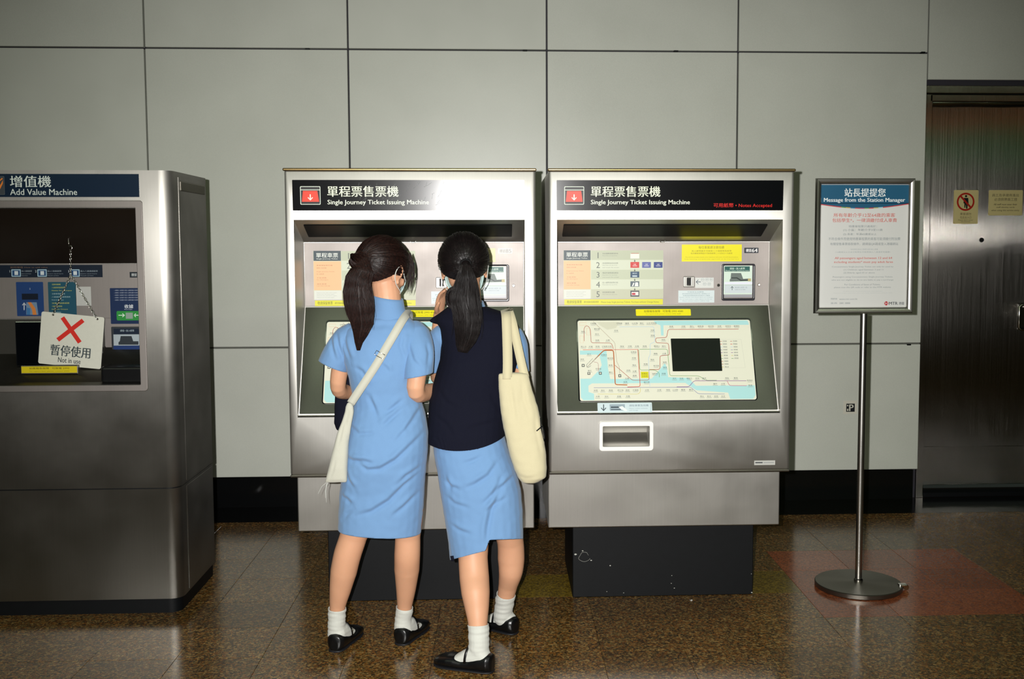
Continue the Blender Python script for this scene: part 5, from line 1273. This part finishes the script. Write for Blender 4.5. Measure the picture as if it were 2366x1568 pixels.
# hair
tie1 = (-.012, -.118, .012)
def hl1(x, y, z):
    if y > .045: return -.02+(y-.045)*2.0
    if y > -.03: return -.012+ (y+.03)*-.10
    return -.012-(min(-.03-y, .05))*1.00
hair_cap(g1, hf1, tie1, HAIR1, hl1, (.090, .108, .100), seed=3)
tw = Vector(hf1[2](*tie1))
gd = [tw+Vector((.0, .02, .0)), tw+Vector((-.018, -.022, .004)), at(838, 618, 3.735), at(826, 655, 3.73), at(829, 700, 3.725), at(836, 745, 3.735), at(829, 785, 3.745), at(828, 815, 3.75)]
ponytail(g1, gd, [.012, .022, .036, .046, .051, .044, .024, .008], [.010, .016, .022, .024, .024, .020, .014, .006], HAIR1, n=650, seed=5)
# swirl of hair wrapped round the tie
S = Solid(); Nt = -hf1[1][:, 1]
e1 = hf1[1][:, 0]; e2 = hf1[1][:, 2]; cc = []
rnd = random.Random(9)
for q in range(150):
    r0 = rnd.uniform(.006, .026); a0 = rnd.uniform(0, 6.28); pts = []
    for k in range(12):
        a = a0+k*.22; r_ = r0*(1+.02*k); h_ = .012*(1-(r_/.034)**2); pts.append(np.array(tw)+e1*r_*math.cos(a)*1.1+e2*r_*math.sin(a)+Nt*h_)
    cc.append((pts, .0012, .0006))
strands('hair_swirl', cc, HAIR1, g1)
# loose locks by the right cheek
cc = []
for q in range(75):
    a = rnd.uniform(0, 1); b_ = rnd.uniform(0, 1); s0 = hf1[2](.054, .020+.050*a, .082-.015*b_); pts = []
    ln = rnd.uniform(.09, .145)
    for k in range(9):
        f_ = k/8; pts.append(s0+np.array([.012*math.sin(f_*2.6)+.012*f_*(a-.4), .010*f_*(b_-.5), -ln*f_])-np.array([.022, 0, 0])*max(0, f_-.55)*a)
    cc.append((pts, .0011, .0004))
strands('side_locks', cc, HAIR1, g1)
shoe_and_sock(g1, fl1, 15, [at(778, 1462, 3.935), at(778, 1435, 3.93), at(779, 1404, 3.925)], [.0335, .0325, .0335], 1)
shoe_and_sock(g1, fr1_, 20, [at(931, 1448, 3.985), at(932, 1425, 3.982), at(935, 1402, 3.975)], [.033, .0315, .033], 2)

# ================================================================== girl in the navy vest (right)
g2 = thing('person', 'girl in navy knitted vest over light blue uniform with black ponytail', 'person', (.0, 3.85, 0))
Y2 = 3.90
HC2 = at(1072, 615, 3.90); hf2 = head_frame(HC2, math.radians(2), math.radians(-8), math.radians(-2))
vest_tab = [(704, 1042, 1114, .050, 3.915), (714, 1026, 1142, .062, 3.915), (724, 1012, 1172, .074, 3.915), (738, 1004, 1190, .086, 3.91), (758, 1016, 1200, .095, 3.91), (790, 1020, 1203, .102, 3.91), (830, 1017, 1198, .106, 3.905), (870, 1006, 1186, .106), (920, 993, 1176, .104), (970, 989, 1170, .106, 3.895), (1010, 986, 1169, .112, 3.89), (1060, 986, 1170, .116, 3.885)]
sk_tab = [(960, 1000, 1160, .094, 3.895), (1010, 1000, 1166, .102, 3.89), (1045, 1002, 1176, .110, 3.885), (1085, 1010, 1192, .118, 3.88), (1130, 1016, 1205, .118, 3.875), (1180, 1024, 1209, .114, 3.87), (1240, 1033, 1209, .120, 3.865), (1300, 1040, 1207, .122, 3.86), (1350, 1040, 1206, .122, 3.86)]
TV, TS = tab_px(vest_tab, Y2), tab_px(sk_tab, 3.88)
S = Solid(); S.hrings(shrink(TV[:-2], ks=.018)); S.hrings(shrink(TS[:6], ks=.016))
S.limb([at(1084, 735, 3.92), at(1082, 695, 3.905), at(1076, 650, 3.905)], [.052, .048, .050], n=18); head_solid(S, hf2)
bL = [at(1030, 772, 3.94), at(1018, 830, 4.03), at(1012, 872, 4.12), at(1012, 800, 4.135), at(1015, 725, 4.11)]; S.limb(bL, [.040, .034, .029, .030, .0225], n=16)
S.hand(bL[-1], at(1024, 640, 4.03)-at(1015, 725, 4.11), (.7, -.5, 0), (.2, -.8, .3), .25, k=.95)
bR = [at(1184, 782, 3.92), at(1199, 830, 3.92), at(1205, 882, 3.95), at(1195, 878, 4.04), at(1165, 862, 4.15)]; S.limb(bR, [.030, .029, .027, .027, .019], n=16)
S.hand(bR[-1], bR[-1]-bR[-2], (0, 0, -1), (-.8, .3, .3), .4, k=.95)
leg(S, [at(1070, 1110, 3.87), at(1088, 1200, 3.86), at(1093, 1290, 3.815), at(1096, 1335, 3.79), at(1099, 1370, 3.755), at(1102, 1405, 3.735), at(1104, 1440, 3.715), at(1107, 1495, 3.70)], [.072, .066, .0530, .0535, .0510, .0430, .0345, .031])
leg(S, [at(1150, 1110, 3.89), at(1168, 1190, 3.94), at(1179, 1250, 3.98), at(1181, 1290, 3.995), at(1180, 1320, 4.00), at(1174, 1350, 4.03), at(1169, 1378, 4.05), at(1163, 1420, 4.07)], [.070, .060, .0500, .0510, .0460, .0370, .0330, .030])
f2l = flr(1137, 1553); f2r = flr(1191, 1465)
DL, DR = -66, -50
for hh, dg in ((f2l, DL), (f2r, DR)):
    o_ = np.array([hh.x, hh.y, 0]); f_, r_ = foot_dir(dg); S.loft([sect(o_, f_, r_, s_, hw, .013, h_) for s_, hw, h_ in ((.022, .012, .045), (.03, .018, .06), (.06, .018, .065), (.1, .020, .045), (.14, .024, .030), (.19, .018, .022))])
me = S.mesh('body', .0038, 4); body = link('body', me, SKIN, g2)
eyes(g2, hf2); mask(g2, hf2)
# blouse sleeves and skirt (one uniform)
S = Solid(); S.limb([at(1028, 775, 3.93), at(1006, 800, 3.965), at(1000, 845, 4.00), at(999, 870, 4.02)], [.048, .050, .048, .046], n=20)
me = S.mesh('sleeve', .0042, 5); rough_up(me, .003, 14, 5); cS = np.array(at(1010, 850, 4.0)); nS = np.array([0, .35, -.93]); trim(me, [(lambda V: V[:, 2] < 1.3, lambda V: (V-cS)@nS, nS)]); shell('sleeve', me, BLUE, g2, .002)
S = Solid(); S.limb([at(1182, 775, 3.91), at(1194, 800, 3.92), at(1199, 840, 3.93), at(1200, 865, 3.94)], [.044, .0425, .038, .036], n=20)
me = S.mesh('sleeve', .0042, 5); rough_up(me, .003, 14, 15); cS = np.array(at(1200, 850, 3.92)); nS = np.array([-.35, .1, -.93]); trim(me, [(lambda V: V[:, 2] < 1.3, lambda V: (V-cS)@nS, nS)]); shell('sleeve', me, BLUE, g2, .002)
S = Solid(); S.hrings(TS); me = S.mesh('skirt', .0042, 5); rough_up(me, .004, 8, 31, (1, 1, .5)); rough_up(me, .0012, 40, 18)
crease(me, [[(1073, 1128), (1098, 1118), (1130, 1098), (1150, 1070), 1.0], [(1068, 1072), (1090, 1066), (1115, 1055), .6], [(1022, 1112), (1040, 1125), (1066, 1132), .6], [(1135, 1145), (1160, 1125), (1190, 1105), .9], [(1115, 1165), (1140, 1140), (1162, 1100), .8], [(1125, 1250), (1128, 1215), (1135, 1180), (1160, 1130), 1.2], [(1040, 1215), (1060, 1225), (1090, 1232), .6], [(1030, 1150), (1050, 1165), (1085, 1172), .5], [(1120, 1180), (1145, 1165), (1170, 1150), .7], [(1027, 1100), (1035, 1120), (1042, 1140), .5]], 3.77, .0072, .0085)
Yh = 3.75
xs_ = at(1126, 1250, Yh).x
A_, B_, C_, D_ = at(1041, 1293, Yh), at(1125, 1271, Yh), at(1128, 1247, Yh), at(1208, 1244, Yh)
def hem2(V):
    x = V[:, 0]*3.75/np.minimum(V[:, 1], 3.87); l = A_.z+(x-A_.x)/(B_.x-A_.x)*(B_.z-A_.z); r_ = C_.z+(x-C_.x)/(D_.x-C_.x)*(D_.z-C_.z)
    w_ = np.clip((x-(xs_-.006))/.012, 0, 1); z = l*(1-w_)+r_*w_
    return CAM_H+(z-CAM_H)*np.minimum(V[:, 1], 3.87)/3.75-V[:, 2]
trim(me, [(lambda V: V[:, 2] < .7, hem2, (0, 0, -1))]); shell('skirt', me, BLUE, g2, .0025)
# side slit facing (dark lining peeking out at the left hem corner)
q = [at(1040, 1284, 3.79), at(1048, 1283, 3.79), at(1050, 1295, 3.79), at(1043, 1296, 3.79)]
bm = bm_new(); bm.faces.new([bm.verts.new(p) for p in q]); shell('slit_lining', bm_mesh('slit_lining', bm), NAVYK, g2, .002)
# blouse collar glimpsed over the vest
V = []; F = []
for i, (py, cxp, hw, hd) in enumerate(((728, 1086, 50, .060), (712, 1083, 40, .056), (696, 1081, 36, .054))):
    c_ = at(cxp, py, 3.915); a_ = hw/2475*3.915
    for k in range(n_): t = 2*math.pi*k/n_; V.append((c_.x+a_*math.cos(t), c_.y+hd*math.sin(t), c_.z+.006*math.sin(t)))
for i in range(2):
    for k in range(n_): F.append((i*n_+k, i*n_+(k+1) % n_, (i+1)*n_+(k+1) % n_, (i+1)*n_+k))
shell('collar', mesh_np('collar', V, F), BLUE, g2, .003)
# vest
S = Solid(); S.hrings(TV)
S.limb([at(1045, 728, 3.915), at(1010, 738, 3.92), at(994, 741, 3.925)], [.030, .018, .006], n=14)
me = S.mesh('vest', .0042, 6)
rough_up(me, .0035, 9, 51, (1, 1, .6))
V = getv(me); Nn = getn(me); hzv = at(1075, 1040, 3.79).z
rib = np.array([.0009*math.sin(v[0]*900+v[1]*900) for v in V])*(V[:, 2] < hzv+.045); V += Nn*rib[:, None]
low = np.clip((hzv+.05-V[:, 2])/.05, 0, 1)*.004; V -= Nn*low[:, None]; setv(me, V)
crease(me, [[(1130, 900), (1145, 930), (1165, 960), .8], [(1060, 1000), (1100, 985), (1150, 975), .6], [(1000, 960), (1030, 980), (1050, 1010), .6], [(1010, 900), (1030, 930), (1060, 945), .5]], 3.80, .004, .010)
va, vb, vc = at(988, 1031, 3.80), at(1070, 1040, 3.79), at(1166, 1014, 3.80)
def hemv(V):
    x = V[:, 0]; t = np.clip((x-va.x)/(vc.x-va.x), 0, 1); tm = (vb.x-va.x)/(vc.x-va.x)
    k2 = (vb.z-(va.z+(vc.z-va.z)*tm))/(tm*(1-tm)); return (va.z+(vc.z-va.z)*t+k2*t*(1-t))-V[:, 2]
trim(me, [(lambda V: V[:, 2] < 1.1, hemv, (0, 0, -1))]); shell('vest', me, NAVYK, g2, .004)
tie2 = (.006, -.120, -.008)
def hl2(x, y, z):
    if y > .045: return -.005+(y-.045)*2.0
    if y > -.02: return -.002-(.045-y)*.12
    return -.010-(min(-.02-y, .06))*.85
hair_cap(g2, hf2, tie2, HAIR2, hl2, (.0925, .110, .104), seed=13)
tw = Vector(hf2[2](*tie2))
gd = [tw+Vector((0, .02, .004)), tw+Vector((0, -.018, -.002)), at(1077, 655, 3.765), at(1074, 690, 3.755), at(1080, 725, 3.755), at(1080, 765, 3.76), at(1072, 795, 3.77), at(1068, 818, 3.775)]
ponytail(g2, gd, [.012, .016, .040, .053, .050, .048, .044, .034], [.012, .015, .020, .023, .023, .020, .016, .010], HAIR2, seed=7)
# inward curl bulging on the left of the tail
S = Solid(); cc = []
for q in range(220):
    a0 = rnd.uniform(-.25, .25); zz = rnd.uniform(-.012, .012); r_ = .024+rnd.uniform(-.005, .003); c_ = at(1047, 688, 3.765); pts = []
    for k in range(10):
        a = 1.2+a0+k*.36; pts.append((c_.x+r_*1.0*math.cos(a), c_.y+zz, c_.z+r_*1.45*math.sin(a)))
    cc.append((pts, .0013, .0008))
strands('hair_curl', cc, HAIR2, g2)
S.ball(at(1047, 688, 3.768), (.021, .014, .034)); link('curl_core', mesh_np('curl_core', S.V, S.F), HAIR2, g2)
tube('hair_tie', [tw+Vector((.0165*math.cos(a), -.006, .004+.013*math.sin(a))) for a in np.linspace(0, 2*math.pi, 17)[:-1]], .0045, mat_plain('hair_band', '#0c0b0c', .8, spec=.2), g2, 8, True)
S = Solid(); S.ball(hf2[2](-.084, -.004, -.042), (.0025, .0025, .0025), None, 6); link('earring', mesh_np('earring', S.V, S.F), CHROME, g2)
shoe_and_sock(g2, f2l, DL, [at(1107, 1500, 3.70), at(1106, 1475, 3.705), at(1105, 1442, 3.715)], [.0370, .0365, .0385], 3, k=1.03)
shoe_and_sock(g2, f2r, DR, [at(1162, 1425, 4.07), at(1165, 1400, 4.06), at(1169, 1372, 4.045)], [.037, .036, .0385], 4)

# ================================================================== things they carry
def loft_obj(name, tab, mat, parent, vox=.004, p=2.6, smooth=4, after=None):
    S = Solid(); S.hrings(tab, p=p); me = S.mesh(name, vox, smooth)
    if after: after(me)
    return link(name, me, mat, parent)
def ribbon(name, pts, w, th, mat, parent, nrm=(0, -1, 0)):
    m = len(pts)*6; P = []; G = [np.array(p, float) for p in pts]
    for i in range(len(G)-1):
        p0 = G[max(i-1, 0)]; p1 = G[i]; p2 = G[i+1]; p3 = G[min(i+2, len(G)-1)]
        for k in range(6): f = k/6; P.append(.5*((2*p1)+(-p0+p2)*f+(2*p0-5*p1+4*p2-p3)*f*f+(-p0+3*p1-3*p2+p3)*f**3))
    P.append(G[-1]); V = []; F = []; nr = np.array(nrm, float)
    for i, p in enumerate(P):
        t = P[min(i+1, len(P)-1)]-P[max(i-1, 0)]; t /= np.linalg.norm(t); s_ = np.cross(t, nr); s_ /= np.linalg.norm(s_)+1e-9
        V += [p-s_*w/2, p+s_*w/2]
    for i in range(len(P)-1): F.append((2*i, 2*i+1, 2*i+3, 2*i+2))
    return shell(name, mesh_np(name, V, F), mat, parent, th)
# cream tote
tb = thing('tote_bag', 'cream canvas tote bag hanging from the right shoulder of the girl in the navy vest', 'bag', (.12, 3.78, .75))
YT = 3.775
tt_ = [(862, 1152, 1221, .012), (868, 1151, 1223, .017), (900, 1153, 1231, .026), (940, 1157, 1243, .034), (990, 1164, 1254, .042), (1040, 1175, 1262, .048), (1080, 1188, 1264, .050), (1100, 1196, 1261, .046), (1112, 1204, 1242, .034)]
def fx(me): rough_up(me, .004, 12, 77, (1.4, 1, .5)); rough_up(me, .0012, 45, 78)
def fx2(me):
    fx(me); crease(me, [[(1178, 880), (1184, 930), (1192, 980), .9], [(1205, 875), (1210, 920), (1222, 960), .8], [(1236, 950), (1240, 1000), (1250, 1050), .5], [(1195, 1098), (1215, 1104), (1240, 1100), .5]], 3.74, .004, .008)
loft_obj('bag_body', tab_px(tt_, YT), CANV, tb, after=fx2)
# straps over the shoulder
ribbon('strap', [at(1170, 722, 3.90), at(1168, 718, 3.85), at(1170, 735, 3.808), at(1172, 790, 3.785), at(1173, 840, 3.765), at(1172, 876, 3.755)], .034, .003, CANV, tb)
ribbon('strap', [at(1178, 721, 3.90), at(1176, 719, 3.85), at(1184, 745, 3.812), at(1194, 790, 3.792), at(1205, 840, 3.785), at(1213, 872, 3.778)], .031, .003, CANV, tb)
s = Print((.2, 3.745, .9), Vector((.55, -1, 0)).normalized())
s.lift = 0.0
def stroke_on(pts, w_):
    V = []; F = []; P = [np.array(p, float) for p in pts]
    V, F = tube_vf(P, w_, 6); return V, F
V, F = [], []
for st_ in ([(1249, 965), (1250, 985), (1253, 1005), (1256, 1018)], [(1240, 995), (1246, 990), (1253, 984)], [(1253, 984), (1257, 998), (1258, 1012), (1256, 1019)]):
    v_, f_ = tube_vf([np.array(at(x, y, YT-.038+(x-1240)*.0012)) for x, y in st_], .0022, 6); F += [tuple(i+len(V) for i in f) for f in f_]; V += v_
o = link('painted_mark', mesh_np('painted_mark', V, F), BLACKM, tb); tag(o, kind='stuff')
# white cross-body drawstring bag
wb = thing('crossbody_bag', 'white canvas drawstring bag at the left hip of the girl in blue', 'bag', (-.62, 3.78, .75))
w_tab = [(930, 803, 812, .006), (938, 799, 816, .012), (950, 797, 817, .014), (975, 789, 813, .016), (1000, 780, 810, .019), (1025, 773, 806, .022), (1050, 766, 804, .024), (1080, 759, 802, .024), (1105, 753, 802, .018), (1114, 751, 802, .010)]
def fx3(me): rough_up(me, .003, 14, 99, (2.2, 1, .5)); crease(me, [[(806, 945), (800, 975), (796, 1010), 1.2], [(810, 950), (806, 985), (802, 1020), 1.0], [(801, 950), (790, 990), (780, 1030), .9], [(775, 1060), (768, 1090), (760, 1105), .6]], 3.74, .0035, .006)
loft_obj('bag_body', tab_px(w_tab, 3.765), CANW, wb, vox=.0035, after=fx3)
pts = [at(944, 738, 3.93), at(945, 730, 3.90), at(944, 724, 3.86), at(939, 727, 3.81), at(929, 741, 3.775), at(912, 770, 3.748), at(893, 802, 3.742), at(872, 838, 3.742), at(850, 872, 3.745), at(830, 902, 3.748), at(810, 932, 3.757)]
ribbon('strap', pts, .0285, .003, CANW, wb)
c_ = at(877, 819, 3.738); u_ = (at(866, 812, 3.738)-at(888, 824, 3.738)).normalized(); v_ = Vector((-u_.z, 0, u_.x)); q = []
for a, b_ in ((-1, -1), (1, -1), (1, 1), (-1, 1)): q.append(c_+u_*.0165*a+v_*.008*b_)
tube('buckle', q, .0014, CHROME, wb, 6, True)
cc = []
for e_ in ((735, 1140), (754, 1160), (752, 1150)):
    a_ = at(757, 1112, 3.765); b_ = at(e_[0], e_[1], 3.765); m_ = (a_+b_)/2+Vector((-.004, 0, .004)); cc.append(([a_, (a_+m_)/2, m_, (m_+b_)/2, b_], .0006, .0004))
strands('loose_thread', cc, MSTR, wb, n=4)
# navy sweater held over the left forearm
sw = thing('sweater', 'folded navy sweater carried over the left forearm of the girl in blue', 'sweater', (-.56, 4.0, .8))
loft_obj('folded_cloth', tab_px([(850, 800, 845, .014, 4.0), (862, 790, 850, .026, 4.0), (900, 776, 850, .032, 4.0), (940, 770, 850, .032, 4.0), (975, 771, 850, .030, 4.0), (992, 776, 850, .024, 4.0), (1000, 790, 845, .012, 4.0)], 4.0), NAVYK, sw, after=lambda me: rough_up(me, .008, 16, 5, (2, 1, .6)))
